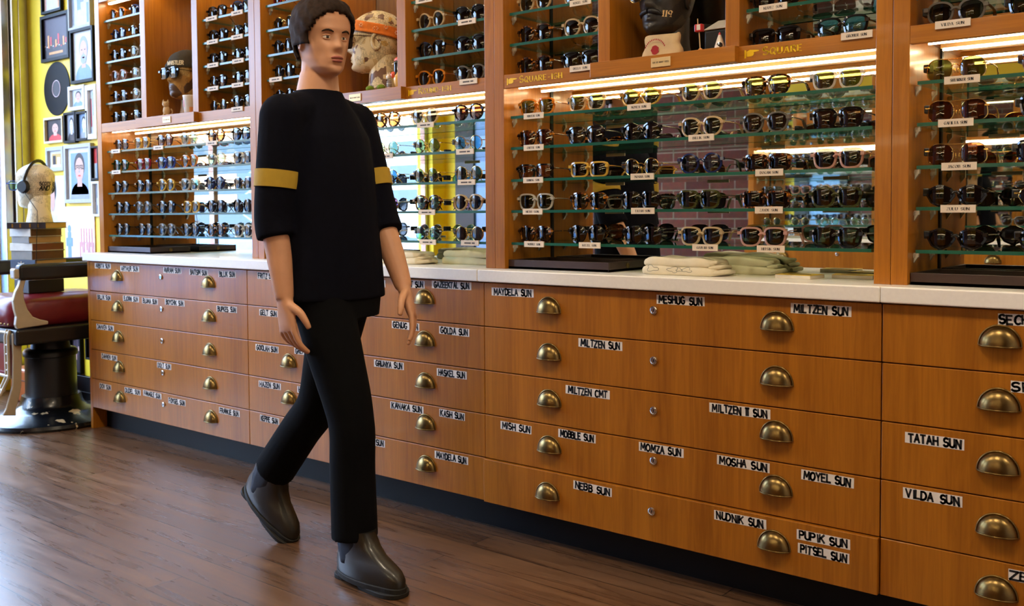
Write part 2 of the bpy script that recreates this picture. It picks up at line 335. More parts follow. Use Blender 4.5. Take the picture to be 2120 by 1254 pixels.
def cup_pull(a=.045, h=.047, d=.027):
    mb = MB()
    n, m = 18, 8
    def P(i, j, s): 
        th = PI*i/n; ps = PI/2*j/m
        return (a*s*math.cos(th)*math.cos(ps), -d*s*math.sin(ps), h*s*math.sin(th)*math.cos(ps))
    vs, fs = [], []
    for s in (1., .94):
        o = len(vs); vs += [P(i, j, s) for i in range(n+1) for j in range(m+1)]
        fs += [(o+i*(m+1)+j, o+(i+1)*(m+1)+j, o+(i+1)*(m+1)+j+1, o+i*(m+1)+j+1) for i in range(n) for j in range(m)]
    mb.add(vs, fs)
    mb.tube([(a*1.03*math.cos(PI*i/20), -.0015, h*1.04*math.sin(PI*i/20)) for i in range(21)], .0026, 8)
    mb.tube([(a*1.02*math.cos(PI*i/16), -d*1.02*math.sin(PI*i/16), 0) for i in range(17)], .0018, 8)
    return mb.mesh('cup_handle', 'antique_brass', 50)
CUP = cup_pull()
mb = MB().lathe([(0.001, 0), (.011, 0), (.0125, .002), (.012, .005), (.009, .006), (.0085, .0045), (.001, .0045)], 20).box(-.001, .001, -.004, .004, .0045, .0052, 1)
LOCK = mb.mesh('lock', ['lock_chrome', 'keyhole_dark'], 35)
def inst(name, me, parent, loc, rot=(0, 0, 0)):
    o = bpy.data.objects.new(name, me); COL.objects.link(o); o.parent = parent; o.location = loc; o.rotation_euler = rot; return o
def drawer_unit(label, loc, rz=0, tapes=(), proud={}, end_panel=False, group='cherry drawer units in one row'):
    t = thing('drawer_cabinet', label, 'cabinet', loc, rz, group)
    MB().box(.004, W-.004, .022, .335, .105, ZT+.002).build('carcass', 'carcass_shadow', t)
    if end_panel: MB().box(-.022, 0, .0, .335, 0, ZT+.004).build('end_panel', 'cherry_upright', t, bevel=.0015)
    MB().box(0 if end_panel else 0, W, .075, .30, 0, .105).build('toe_kick', 'toe_kick_black', t)
    for r in range(5):
        top = ZT-RH*r; y0 = proud.get(r, 0)
        d = MB().box(.0015, W-.0015, y0, .0215, top-RH+.0025, top-.0005).build('drawer', 'cherry_upright', t, bevel=.0016)
        for hx in HX: inst('cup_handle', CUP, d, (hx, y0, top-.085))
        inst('lock', LOCK, d, (.665, y0, top-.055), (PI/2, 0, 0))
        for txt, x0, x1, zc in [q[1:] for q in tapes if q[0] == r]:
            mb = MB(); tilt = random.uniform(-.012, .012); w = x1-x0; hh = .0135
            R = Matrix.Translation((x0+w/2, y0-.0006, zc)) @ Matrix.Rotation(tilt, 4, 'Y')
            zig = lambda: random.uniform(-.0008, .0008)
            mb.box(-w/2+zig(), w/2+zig(), 0, .0006, -hh, hh, 0, R)
            tw = w*.88
            lettering(mb, txt, lambda u, v: R @ Vector((-tw/2+u, -.0003, -.0098+v)), .0198, 1, .26, jit=.06, width=tw, gap=.2)
            mb.build('tape_label', ['masking_tape', 'marker_ink'], d, label='strip of masking tape with black marker lettering')
    return t
def tapes_of(i):
    L, ox, oy, sc = TAPES[i]; out = []
    for r, txt, a, b, yc in L:
        p0 = at(ox+a/sc, oy+yc/sc, 'y', 0); p1 = at(ox+b/sc, oy+yc/sc, 'y', 0)
        pc = at(ox+(a+b)/2/sc, oy+yc/sc, 'y', 0)
        out.append((r, txt, p0.x-i*W, p1.x-i*W, pc.z))
    return out
UL = ['cherry drawer cabinet at the far end, beside the barber chair', 'cherry drawer cabinet directly behind the walking person',
      'cherry drawer cabinet whose bottom drawer stands proud, right of the walking person', 'cherry drawer cabinet cut off by the right edge of the picture']
for i in range(4):
    drawer_unit(UL[i], (i*W, 0, 0), 0, tapes_of(i), {0: {}, 1: {}, 2: {4: -.012, 3: -.001}, 3: {}}[i], i == 0)
# worktops
for x0, x1, lab in ((-.03, 2*W-.012, 'long white stone worktop from the barber chair to the pillar right of the walker'), (2*W-.011, 3*W+.001, 'white stone worktop under the square signs, holding cream shirts and yellow cards'),
                    (3*W+.002, 4*W, 'white stone worktop at the right edge, below the aviator sunglasses')):
    tag(MB().box(x0, x1, -.022, .335, ZT+.004, .905).build('worktop', 'quartz_top', bevel=.004, seg=3), lab, 'worktop', 'white stone worktops')

# ------------------------------------------------------------------ display hutches
SZ = (1.422, 1.317, 1.209, 1.104, .995)
ZTOP = 2.17
mb = MB().lathe([(.001, 0), (.007, 0), (.007, .004), (.004, .005), (.004, .011), (.001, .011)], 10, mtx=Matrix.Rotation(PI/2, 4, 'Y'))
mb.box(.001, .013, -.005, .005, -.003, .0075).add([(.001, -.004, -.018), (.001, .004, -.018), (.001, .004, -.003), (.001, -.004, -.003), (.011, -.004, -.003), (.011, .004, -.003)],
   [(0, 1, 2, 3), (0, 4, 5, 1), (3, 4, 0), (1, 5, 2), (2, 5, 4, 3)])
PEG = mb.mesh('shelf_peg', 'clear_peg', 40)
def hutch(label, loc, rz=0, rows=(5, 4), signs=(), group='cherry display hutches above the worktops'):
    t = thing('display_hutch', label, 'display cabinet', (loc[0], loc[1], .905), rz, group)
    def B(mb, name, mat, **k):
        mb.v = [(p[0], p[1], p[2]-.905) for p in mb.v]; return mb.build(name, mat, t, **k)
    for x0 in (.0006, W-.0426): B(MB().box(x0, x0+.042, .06, .335, .905, 2.32), 'side_panel', 'cherry_upright', bevel=.0012)
    B(MB().box(.0426, W-.0426, .325, .335, .905, 2.32), 'back_mirror', 'mirror')
    for x0 in (.0426, W-.049): B(MB().box(x0, x0+.0064, .3185, .325, .905, 2.16), 'gap_shade_strip', 'keyhole_dark')  # dark strips stand in for the shade of the gap beside the mirror
    B(MB().box(.0426, W-.0426, .061, .081, 1.515, 1.560).box(.0426, W-.0426, .081, .3245, 1.535, 1.560), 'rail_board', 'cherry_lengthwise', bevel=.001)
    B(MB().box(.412, .905, .036, .0605, 1.515, 1.561), 'niche_ledge', 'cherry_lengthwise', bevel=.001)
    for xc in (.448, .884): B(MB().box(xc-.022, xc+.022, .061, .3245, 1.5605, ZTOP), 'divider', 'cherry_upright', bevel=.001)
    B(MB().box(.0426, W-.0426, .061, .081, ZTOP, 2.32).box(.0426, W-.0426, .081, .3245, ZTOP+.02, ZTOP+.04), 'top_rail', 'cherry_lengthwise', bevel=.001)
    for y in (.104, .229):
        s = B(MB().box(.07, W-.046, y-.0035, y+.0035, 1.5215, 1.5345), 'light_strip', 'plaque_gold')
        mb = MB().box(.075, W-.048, y-.0032, y+.0032, 1.5145, 1.5213); mb.v = [(p[0], p[1], p[2]-.905) for p in mb.v]; mb.build('led_diffuser', 'led_warm', s)
    for x0, x1 in ((.07, .40), (.50, .83), (.93, W-.07)):
        s = B(MB().box(x0, x1, .093, .117, ZTOP-.0, ZTOP+.02), 'top_light_strip', 'plaque_gold')
        mb = MB().box(x0, x1, .098, .112, ZTOP-.006, ZTOP-.0005); mb.v = [(p[0], p[1], p[2]-.905) for p in mb.v]; mb.build('led_diffuser', 'led_top', s)
    lay = [(z, .0427, W-.0427) for z in SZ] + [(1.665+.1037*k, .0427, .4258) for k in range(rows[0])] + [(1.665+.1037*k, .9062, W-.0427) for k in range(rows[1])]
    for z, xa, xb in lay:
        for y in (.11, .25):
            inst('shelf_peg', PEG, t, (xa, y, z-.009-.0076-.905)); inst('shelf_peg', PEG, t, (xb, y, z-.009-.0076-.905), (0, 0, PI))
    for s in signs:
        mb = MB(); x = s[2]; y = .0603
        hand_icon(mb, lambda u, v: (x+u, y, 1.529-.905+v), .018); mb.build('pointing_hand_sign', 'gold_vinyl', t)
        mb = MB(); lettering(mb, s[0], lambda u, v: (x+.056+u, y, 1.529-.905+v), .0215, 0, serif=True, small=.8, width=s[3], gap=.24, bold=1.12); mb.build('sign_lettering', 'gold_vinyl', t)
    return t
HL = ['cherry display hutch nearest the yellow wall', 'cherry display hutch half hidden by the walking person', 'cherry display hutch carrying the gold square signs', 'cherry display hutch at the right edge of the picture']
x1 = lambda px, py, i: at(px, py, 'y', .06).x-i*W
hutch(HL[0], (0, 0), 0, (5, 4))
hutch(HL[1], (W, 0), 0, (4, 3), [('ROUND', 0, x1(545, 228, 1), .14), ('ROUND-ISH', 0, x1(845, 195, 1), x1(945, 182, 1)-x1(870, 190, 1))])
hutch(HL[2], (2*W, 0), 0, (2, 2), [('SQUARE-ISH', 0, x1(1049, 168, 2), x1(1176, 158, 2)-x1(1076, 167, 2)), ('SQUARE', 0, x1(1541, 115, 2), x1(1672, 100, 2)-x1(1580, 105, 2))])
hutch(HL[3], (3*W, 0), 0, (1, 1))
def glass_shelf(x0, x1, z, label, loc=None, rz=0, group='glass shelves'):
    mb = MB().add([(x0, .08, -.009), (x1, .08, -.009), (x1, .317, -.009), (x0, .317, -.009), (x0, .08, 0), (x1, .08, 0), (x1, .317, 0), (x0, .317, 0)],
        [(0, 3, 2, 1), (4, 5, 6, 7)], 0).add([], [], 0)
    mb.f += [(0, 1, 5, 4), (1, 2, 6, 5), (2, 3, 7, 6), (3, 0, 4, 7)]; mb.k += [1]*4
    o = mb.build('glass_shelf', ['shelf_glass', 'shelf_edge_green']); o.location = (0, 0, z)
    if loc: o.location = (loc[0], loc[1], z); o.rotation_euler = (0, 0, rz)
    return tag(o, label, 'shelf', group)
BAY = ['leftmost bay', 'bay behind walker', 'bay under square signs', 'rightmost bay']
LOW = ['top', 'second', 'third', 'fourth', 'bottom']
ROWS = [(5, 4), (4, 3), (2, 2), (1, 1)]
for b in range(4):
    for k, z in enumerate(SZ): glass_shelf(b*W+.056, b*W+W-.056, z, '%s long glass shelf below the lights, %s' % (LOW[k], BAY[b]), group='long glass shelves')
    for side, n, xa, xb in (('left', ROWS[b][0], .054, .414), ('right', ROWS[b][1], .918, W-.054)):
        for k in range(n): glass_shelf(b*W+xa, b*W+xb, 1.665+.1037*k, 'short glass shelf, %s from below, upper %s column, %s' % (ordn(k), side, BAY[b]), group='short glass shelves')

# ------------------------------------------------------------------ sunglasses
FR = {'black': ((14, 14, 16), 0), 'tortoise': ((64, 34, 16), 0), 'amber': ((214, 130, 34), .35), 'honey': ((226, 184, 78), .3), 'champagne': ((226, 202, 158), .5), 'crystal': ((226, 222, 210), .55),
      'smoke': ((128, 124, 116), .45), 'pink': ((224, 178, 160), .45), 'brown': ((84, 48, 26), 0), 'navy': ((28, 40, 84), 0), 'blue': ((60, 84, 170), .2), 'red': ((150, 26, 40), .15), 'green': ((22, 74, 36), .15), 'olive': ((74, 78, 40), .3),
      'gold': ((222, 186, 112), -1), 'silver': ((206, 206, 204), -1)}
for k, (c, a) in FR.items():
    if k == 'tortoise':
        n = NT('acetate_tortoise'); b = n.bsdf(None, .1, 0, .5, .5); mp = n.pos((95, 95, 95), True); t = n.n('ShaderNodeTexNoise'); t.inputs['Scale'].default_value = 1; t.inputs['Detail'].default_value = 3; n.l(mp, 0, t, 0)
        r = n.ramp([(.44, lin((26, 13, 8))), (.56, lin((96, 48, 16))), (.68, lin((206, 132, 40)))]); n.l(t, 0, r, 0); n.l(r, 0, b, 0); M['f_tortoise'] = n.m
    elif a < 0: plain('f_'+k, c, .16, 1.)
    else:
        n = NT('acetate_'+k); b = n.bsdf(lin(c), .09, 0, .5, .4); M['f_'+k] = n.m
        if a:
            tr = n.n('ShaderNodeBsdfTransparent'); tr.inputs[0].default_value = tuple(.4+.6*v for v in lin(c)[:3])+(1,); mx = n.n('ShaderNodeMixShader'); mx.inputs[0].default_value = a
            n.l(b, 0, mx, 1); n.l(tr, 0, mx, 2); n.l(mx, 0, n.out, 0)
LENS = {'dark green': (.035, .06, .03), 'olive': (.11, .12, .03), 'dark brown': (.05, .025, .012), 'brown red': (.16, .045, .02), 'grey': (.05, .05, .055), 'black': (.015, .015, .018), 'light green': (.42, .7, .5), 'blue grey': (.12, .15, .2),
        'blue': (.12, .42, .62), 'dark blue': (.03, .06, .13), 'purple': (.5, .25, .62), 'amber': (.5, .27, .08), 'clear': (.75, .8, .8), 'light brown': (.42, .22, .1), 'green': (.16, .3, .16)}
for k, c in LENS.items():
    n = NT('lens_'+k.replace(' ', '_')); tr = n.n('ShaderNodeBsdfTransparent'); tr.inputs[0].default_value = c+(1,)
    gl = n.n('ShaderNodeBsdfGlossy'); gl.inputs['Roughness'].default_value = .015; fr = schlick(n, .075)
    mx = n.n('ShaderNodeMixShader'); n.l(fr, 0, mx, 0); n.l(tr, 0, mx, 1); n.l(gl, 0, mx, 2); n.l(mx, 0, n.out, 0); M['l_'+k] = n.m
def outline(style, grow=0., n=36):
    w, h, e, tp, cut = {'square': (.0515, .0425, 3.1, .13, 0), 'round': (.0475, .0465, 2.0, 0, 0), 'panto': (.0490, .0450, 2.35, .12, 0), 'rect': (.0535, .0365, 4.2, .05, 0), 'aviator': (.0560, .0480, 2.7, -.06, .25), 'angular': (.0530, .0420, 0, .1, 0)}[style]
    a, b = w/2+grow, h/2+grow; pts = []
    for i in range(n):
        q = 2*PI*i/n; c, s = math.cos(q), math.sin(q)
        if e: x = a*math.copysign(abs(c)**(2/e), c); z = b*math.copysign(abs(s)**(2/e), s)
        else:
            k = 1/max(abs(c)*.96+abs(s)*.42, abs(c)*.5+abs(s)*.93, abs(s)); x, z = a*c*min(k, 1.12), b*s*min(k, 1.05)
        x *= 1+tp*z/b
        if cut and z < 0: x += cut*(-z)*.35
        pts.append((x, z))
    return pts, b
def make_glasses(style, fc, lc, tagged):
    metal = FR[fc][1] < 0; rim = .0016 if metal else .0052
    root = bpy.data.objects.new('sunglasses', None); COL.objects.link(root); root.empty_display_size = .05
    inn, b = outline(style); out, bo = outline(style, rim); dx = .0345 if style != 'aviator' else .0365
    zc = bo; th = .0014 if metal else .0028
    mb = MB()
    for s in (1, -1):
        mk = lambda pts, y: [(s*(dx+p[0]), y+.35*p[0]**2/.05, zc+p[1]) for p in pts]
        i1, _ = outline(style, rim*.12)
        mb.loft([mk(inn, 0), mk(i1, -th), mk(out, -th*.8), mk(out, th*.8), mk(i1, th), mk(inn, 0)], 0, False, False)
        mb.box(.0605*s if s > 0 else -.0705, .0705 if s > 0 else -.0605, -th, .006, zc+b*.28, zc+b*.28+(.0085 if not metal else .003))
    iw = dx-(inn[0][0])-rim*.5
    if metal:
        mb.tube([(-iw-.002, 0, zc+b*.2), (-iw*.5, -.002, zc+b*.42), (iw*.5, -.002, zc+b*.42), (iw+.002, 0, zc+b*.2)], .0013, 6)
        if style == 'aviator': mb.tube([(-dx*.75, 0, zc+b*.97), (0, -.002, zc+b*.93), (dx*.75, 0, zc+b*.97)], .0012, 6)
        for s in (1, -1): mb.tube([(s*iw, .001, zc-b*.05), (s*(iw-.003), .008, zc-b*.1)], .0009, 5).ball((s*(iw-.004), .009, zc-b*.15), (.002, .003, .006), 0, 8, 5)
    else: mb.tube([(-iw-.003, 0, zc+b*.22), (-iw*.5, -.001, zc+b*.45), (iw*.5, -.001, zc+b*.45), (iw+.003, 0, zc+b*.22)], .0034, 8)
    mb.build('frame', 'f_'+fc, root, smooth=50)
    for s in (1, -1):
        mb = MB(); rg = []
        for q in (1., .85, .66, .45, .22): rg.append([(s*(dx+p[0]*q), .35*(p[0]*q)**2/.05-.0016*(1-q*q)+.0002, zc+p[1]*q) for p in inn])
        vs = [p for r in rg for p in r]+[(s*dx, -.0014, zc)]; n = len(inn); fs = []
        for i in range(4): fs += [(i*n+j, i*n+(j+1) % n, (i+1)*n+(j+1) % n, (i+1)*n+j) for j in range(n)]
        fs += [(4*n+j, 4*n+(j+1) % n, 5*n) for j in range(n)]
        mb.add(vs, fs); mb.build('lens', 'l_'+lc, root, smooth=60)
        zt = zc+b*.28+(.0015 if metal else .004); mb = MB(); xs = s*.0685
        path = [(xs, .004, zt), (xs, .03, zt+.0005), (xs*.99, .075, zt), (xs*.96, .100, zt-.002), (xs*.93, .118, zt*.62), (xs*.91, .134, .004)]
        if metal: mb.tube(path, [.0012, .0012, .0012, .0014, .0024, .0018], 6)
        else: mb.tube(path, [.0042, .0038, .0034, .0036, .0046, .003], 8, flat=.42)
        if metal and s < 0: pass
        te = mb.build('temple', 'f_'+('black' if fc == 'navy' else fc), root, smooth=60)
        if s < 0 and tagged: MB().box(xs-.009, xs+.006, .012, .042, zt-.010, zt+.009).build('security_tag', 'black_paint', te, bevel=.002)
    return root
PROTO = {}
SDESC = {'square': 'square', 'round': 'round', 'panto': 'rounded', 'rect': 'rectangular', 'aviator': 'aviator', 'angular': 'angular'}
FDESC = {'gold': 'gold metal', 'silver': 'silver metal', 'crystal': 'clear', 'pink': 'pale pink', 'smoke': 'smoky grey'}
def glasses(spec, x, y, z, where, tagged=True, rz=None, group='sunglasses on display', rx=0, label=None):
    st, fc, lc = spec
    key = (st, fc, lc, tagged)
    if key not in PROTO: PROTO[key] = make_glasses(*key); remember(PROTO[key]); o = PROTO[key]
    else: o = copy_tree(PROTO[key])
    o.location = (x, y, z); o.rotation_euler = (rx, 0, random.uniform(-.07, .05) if rz is None else rz)
    o.scale = (1.06, 1.06, 1.06)
    return tag(o, label or '%s %s sunglasses, %s' % (FDESC.get(fc, fc), SDESC[st], where), 'sunglasses', group)
A = {'q': 'square', 'r': 'round', 'p': 'panto', 't': 'rect', 'a': 'aviator', 'n': 'angular'}
L2 = {'dg': 'dark green', 'ol': 'olive', 'db': 'dark brown', 'br': 'brown red', 'gy': 'grey', 'bk': 'black', 'lg': 'light green', 'bg': 'blue grey', 'bl': 'blue', 'dk': 'dark blue', 'pu': 'purple', 'am': 'amber', 'cl': 'clear', 'lb': 'light brown', 'gn': 'green'}
def sp(s): a, f, l = s.split('/'); return (A[a], f, L2[l])
CEN = (.142, .352, .556, .758, .965, 1.170)
LOWER = [
 ['q/tortoise/db q/honey/gy p/brown/br p/crystal/gn p/tortoise/am q/black/dk', 'p/green/gy q/red/gy q/blue/gy p/amber/dg p/crystal/lg q/crystal/gy',
  'p/black/bk p/black/bk p/honey/dg q/crystal/bl r/navy/dk p/silver/dk', 'p/black/bk p/smoke/gy p/black/bk q/honey/dg p/black/bk r/black/bk', 'p/black/bk p/black/bk p/smoke/dg p/black/dk p/tortoise/bk q/crystal/bk'],
 ['r/black/gy r/black/gy p/olive/cl p/tortoise/am p/champagne/gy p/black/br', 'r/black/gy r/gold/gy r/silver/lg r/silver/lg r/gold/gn r/gold/bl',
  'r/black/gy r/black/gy r/black/gy r/gold/bl r/gold/gn r/gold/dg', 'r/black/gy r/black/gy r/black/dk r/silver/pu p/tortoise/lg p/champagne/bk', 'r/black/gy r/black/gy r/silver/gy r/gold/gn r/silver/bl r/gold/db'],
 ['q/amber/ol q/champagne/ol n/honey/ol p/champagne/ol q/tortoise/ol q/crystal/ol', 'q/tortoise/br q/black/bg n/black/bk p/champagne/dg p/smoke/gy q/black/db',
  't/black/lb t/honey/db r/gold/db r/navy/bg t/tortoise/db q/pink/gy', 'q/crystal/dg q/tortoise/dg q/black/bk q/olive/dg t/tortoise/bk q/olive/gy', 'q/tortoise/db p/black/bk q/black/bk q/champagne/dk q/pink/dg q/black/dg'],
 ['a/gold/ol q/brown/br', 'a/gold/br q/black/bk', 'a/gold/br q/black/gy', 'n/black/bk n/gold/bk', 'n/black/bk n/black/dg']]
for b in range(4):
    for k, row in enumerate(LOWER[b]):
        for j, s in enumerate(row.split()):
            glasses(sp(s), b*W+CEN[j]+random.uniform(-.006, .006), .100+random.uniform(-.002, .006), SZ[k], '%s lenses, %s from left, %s shelf, %s' % (sp(s)[2], ordn(j), LOW[k], BAY[b]))
UPPER = [  # bay, side, bottom row first
 (0, 'left', ['p/black/gy q/black/gn', 'p/tortoise/gy p/crystal/cl', 'p/pink/lb q/crystal/bl', 'p/black/br p/crystal/gy', 'p/navy/gy q/tortoise/gy', 'p/amber/db q/navy/br']),
 (0, 'right', ['r/gold/dk p/black/dg', 'q/black/am p/black/db', 'q/black/bk q/black/gy', 'q/black/gy q/black/bg', 'q/black/bg q/navy/gy']),
 (1, 'left', ['r/black/gy r/gold/gy', 'r/black/gy r/silver/gy', 'r/black/gy r/brown/gy', 'r/gold/bk r/black/bg', 'r/red/bk r/black/bk']),
 (1, 'right', ['p/amber/bk p/smoke/gy', 'p/black/dg p/black/db', 'r/champagne/dg p/black/bk']),
 (2, 'left', ['p/tortoise/db q/black/bk', 'p/tortoise/bk p/champagne/db', 'p/champagne/dg q/champagne/bk']),
 (2, 'right', ['t/black/bk q/black/bl', 'q/black/bk q/black/bk']),
 (3, 'left', ['p/smoke/dg q/black/dg', 'q/black/gy q/black/bk'])]
for b, side, rows in UPPER:
    for k, row in enumerate(rows):
        z = 1.5601 if k == 0 else 1.665+.1037*(k-1)
        for j, s in enumerate(row.split()):
            x = b*W+((.138, .328) if side == 'left' else (.992, 1.180))[j]
            glasses(sp(s), x, .105+random.uniform(-.003, .004), z, '%s one, %s level up, upper %s column, %s' % (('left', 'right')[j], ordn(k), side, BAY[b]))
# back row seen behind the front ones in the bay of the square signs
# ------------------------------------------------------------------ name tags and plaques
def shelf_tag(x, z, txt, where, on_rail=False, w=.082):
    mb = MB(); y = .0785 if not on_rail else .0595
    mb.box(-w/2, w/2, -.004, 0, -.0085, .0105)
    if txt: lettering(mb, txt, lambda u, v: (-w*.32+u, -.0043, -.0026+v), .0066, 1, serif=True, width=w*.64, gap=.22)
    else:
        for a, c in ((-.3, .08), (.13, .3)): mb.add([(w*a, -.0043, -.002), (w*c, -.0043, -.002), (w*c, -.0043, .003), (w*a, -.0043, .003)], [(0, 1, 2, 3)], 2)
    o = mb.build('shelf_tag', ['tag_card', 'marker_ink', 'tag_print']); o.location = (x, y, z-.003)
    return tag(o, 'small cream name tag, '+where, 'name tag', 'cream name tags')
TG = [(0, 0, [(239, 311, None), (327, 302, None), (437, 296, None)]), (0, 1, [(240, 355, None)]),
 (1, 0, [(578, 284, None), (880, 256, None)]), (1, 1, [(578, 331, None), (797, 322, None), (962, 312, None)]), (1, 2, [(578, 387, None), (965, 375, None)]), (1, 3, [(578, 440, None), (883, 439, None)]), (1, 4, [(578, 491, None), (727, 496, None), (885, 500, None), (972, 501, None)]),
 (2, 0, [(1104, 236, 'MINTEN SUN'), (1322, 217, 'MOMZA SUN')]), (2, 1, [(1104, 303, 'CHEESE SUN'), (1451, 283, 'BILLIK SUN')]), (2, 2, [(1103, 371, 'SHINDIG SUN'), (1329, 366, 'MOSHA SUN'), (1592, 355, 'DOGAN SUN')]),
 (2, 3, [(1102, 438, 'NEBB SUN'), (1330, 438, 'TATAH SUN'), (1591, 435, 'ZAYDE SUN')]), (2, 4, [(1105, 504, 'MOBBLE SUN'), (1220, 506, 'KITZEL SUN'), (1459, 512, 'GOOLAH SUN'), (1595, 515, 'HITSIK SUN')]),
 (3, 0, [(1991, 160, 'SHTARKER SUN')]), (3, 1, [(1978, 251, 'GAFILTA SUN')]), (3, 2, [(1985, 341, 'JACOB SUN')]), (3, 3, [(1983, 430, 'ZULU SUN')])]
for b, k, L in TG:
    for j, (px, py, txt) in enumerate(L):
        shelf_tag(at(px, py, 'y', .0745).x, SZ[k]-.003, txt, '%s from left, %s long shelf, %s' % (ordn(j), LOW[k], BAY[b]))
for b, side, k, L in [(0, 'right', 0, [(490, 227)]), (0, 'right', 1, [(440, 182), (491, 173)]), (0, 'right', 2, [(440, 133), (492, 124)]), (0, 'right', 3, [(439, 86), (490, 75)]), (0, 'right', 4, [(437, 38), (490, 25)]),
  (1, 'left', 1, [(570, 160)]), (1, 'right', 0, [(969, 168)]), (1, 'right', 2, [(966, 42)]), (1, 'right', 3, [(877, 0)]), (2, 'left', 0, [(1201, 143, 'DELLY SUN')]), (2, 'left', 2, [(1201, 5, 'KUGEL SUN')]),
  (2, 'right', 0, [(1773, 72, 'GROBER SUN')]), (2, 'right', 1, [(1600, 12, 'KLUTZ SUN')]), (3, 'left', 0, [(1972, 49, 'VILDA SUN')])]:
    for j, q in enumerate(L):
        rail = k == 0; p = at(q[0], q[1], 'y', .0555 if rail else .0745)
        shelf_tag(p.x, 1.5545 if rail else 1.665+.1037*(k-1)-.003, q[2] if len(q) > 2 else None, '%s, %s level up, upper %s column, %s' % (('left', 'right')[j], ordn(k), side, BAY[b]), rail)
for px, py, lab in ((345, 247, 'below the head in the beanie'), (735, 201, 'below the newspaper head with the orange bandana'), (1368, 131, 'below the dark head marked 119')):
    p = at(px, py, 'y', .034); mb = MB().box(-.033, .033, -.003, 0, -.014, .014)
    lettering(mb, 'ASK US ABOUT SIZES', lambda u, v: (-.027+u, -.0033, -.002+v), .004, 1, .22, width=.054, gap=.3)
    o = mb.build('ledge_plaque', ['plaque_gold', 'tag_print'], bevel=.0006); o.location = (p.x, .0358, 1.538); tag(o, 'small pale gold plaque on the niche ledge '+lab, 'plaque', 'gold plaques on the niche ledges')

# ------------------------------------------------------------------ heads
def paper(name, base, inks, scale=1.):
    n = NT(name); b = n.bsdf(None, .45, 0, .5, .15); mp = n.pos((16*scale, 16*scale, 16*scale), True)
    vo = n.n('ShaderNodeTexVoronoi', distance='MANHATTAN'); vo.inputs['Scale'].default_value = 1; n.l(mp, 0, vo, 0)
    r = n.ramp([(0, lin(inks[0])), (.22, lin(base)), (.4, lin(inks[1])), (.5, lin(base)), (.86, lin(inks[2]))]); r.color_ramp.interpolation = 'CONSTANT'
    n.l(vo, 1, r, 0)
    m2 = n.pos((1, 1, 1), True); wv = n.n('ShaderNodeTexWave', bands_direction='Z'); wv.inputs['Scale'].default_value = 62; n.l(m2, 0, wv, 0)
    m3 = n.pos((300, 300, 60), True); nz = n.n('ShaderNodeTexNoise'); nz.inputs['Scale'].default_value = 1; n.l(m3, 0, nz, 0)
    m4 = n.pos((14, 14, 14), True); nb = n.n('ShaderNodeTexNoise'); nb.inputs['Scale'].default_value = 1; n.l(m4, 0, nb, 0)
    a = n.n('ShaderNodeMath', operation='GREATER_THAN'); a.inputs[1].default_value = .62; n.l(wv, 1, a, 0)
    c = n.n('ShaderNodeMath', operation='GREATER_THAN'); c.inputs[1].default_value = .47; n.l(nz, 0, c, 0)
    d = n.n('ShaderNodeMath', operation='GREATER_THAN'); d.inputs[1].default_value = .46; n.l(nb, 0, d, 0)
    e = n.n('ShaderNodeMath', operation='MULTIPLY'); n.l(a, 0, e, 0); n.l(c, 0, e, 1); f = n.n('ShaderNodeMath', operation='MULTIPLY'); n.l(e, 0, f, 0); n.l(d, 0, f, 1)
    f2 = n.n('ShaderNodeMath', operation='MULTIPLY'); n.l(f, 0, f2, 0); f2.inputs[1].default_value = .75
    mx = n.n('ShaderNodeMix', data_type='RGBA'); n.l(f2, 0, mx, 0); n.l(r, 0, mx, 6); mx.inputs[7].default_value = lin((50, 42, 34)); n.l(mx, 2, b, 0); M[name] = n.m
paper('newsprint', (226, 206, 162), [(206, 178, 128), (120, 84, 60), (214, 174, 96)], 2.2)
paper('clipping_paper', (232, 220, 190), [(222, 206, 172), (206, 188, 150), (150, 126, 92)], 1.3)
paper('dark_collage', (52, 48, 40), [(70, 62, 48), (34, 32, 30), (150, 118, 70)])
paper('gold_collage', (176, 132, 62), [(206, 176, 110), (84, 58, 34), (60, 42, 28)])
HT = [(-.002, .060, .005, .018), (.008, .088, .02, .036), (.024, .097, .036, .050), (.05, .097, .060, .060), (.08, .096, .080, .067), (.11, .093, .094, .072), (.14, .099, .101, .076), (.17, .097, .103, .077), (.197, .081, .092, .069), (.219, .052, .064, .048), (.232, .022, .028, .022)]
def hrow(z):
    z = max(HT[0][0], min(HT[-1][0], z))
    for a, b in zip(HT, HT[1:]):
        if z <= b[0]:
            t = (z-a[0])/(b[0]-a[0]); return [a[i]+(b[i]-a[i])*t for i in (1, 2, 3)]
def bumpf(x, c, s): return math.exp(-((x-c)/s)**2)
def headpt(ph, z, grow=0., face=1.):
    f, bk, w = hrow(z); c, s = math.cos(ph), math.sin(ph)
    x = (f if c > 0 else bk)*math.copysign(abs(c)**.88, c); y = w*math.copysign(abs(s)**.88, s)
    p = (ph+PI) % (2*PI)-PI; d = 0
    if face:
        nose = max(0, min(1, (.128-z)/.045)) if z > .083 else max(0, (z-.070)/.013)
        d += .024*nose*bumpf(p, 0, .15)*(1 if z > .07 else 0)
        d -= .012*bumpf(abs(p), .36, .17)*bumpf(z, .113, .013); d += .004*bumpf(p, 0, .6)*bumpf(z, .136, .010)
        d += .0065*bumpf(p, 0, .26)*bumpf(z, .054, .005)+.006*bumpf(p, 0, .24)*bumpf(z, .043, .005)-.004*bumpf(p, 0, .3)*bumpf(z, .0485, .002)
        d -= .004*bumpf(p, 0, .4)*bumpf(z, .032, .006); d += .007*bumpf(p, 0, .3)*bumpf(z, .014, .010); d -= .005*bumpf(abs(p), .75, .2)*bumpf(z, .06, .025)
    r = math.hypot(x, y) or 1e-6; q = (r+(d*face)+grow)/r
    return (x*q, y*q, z+(grow*.6 if z > .2 else 0))
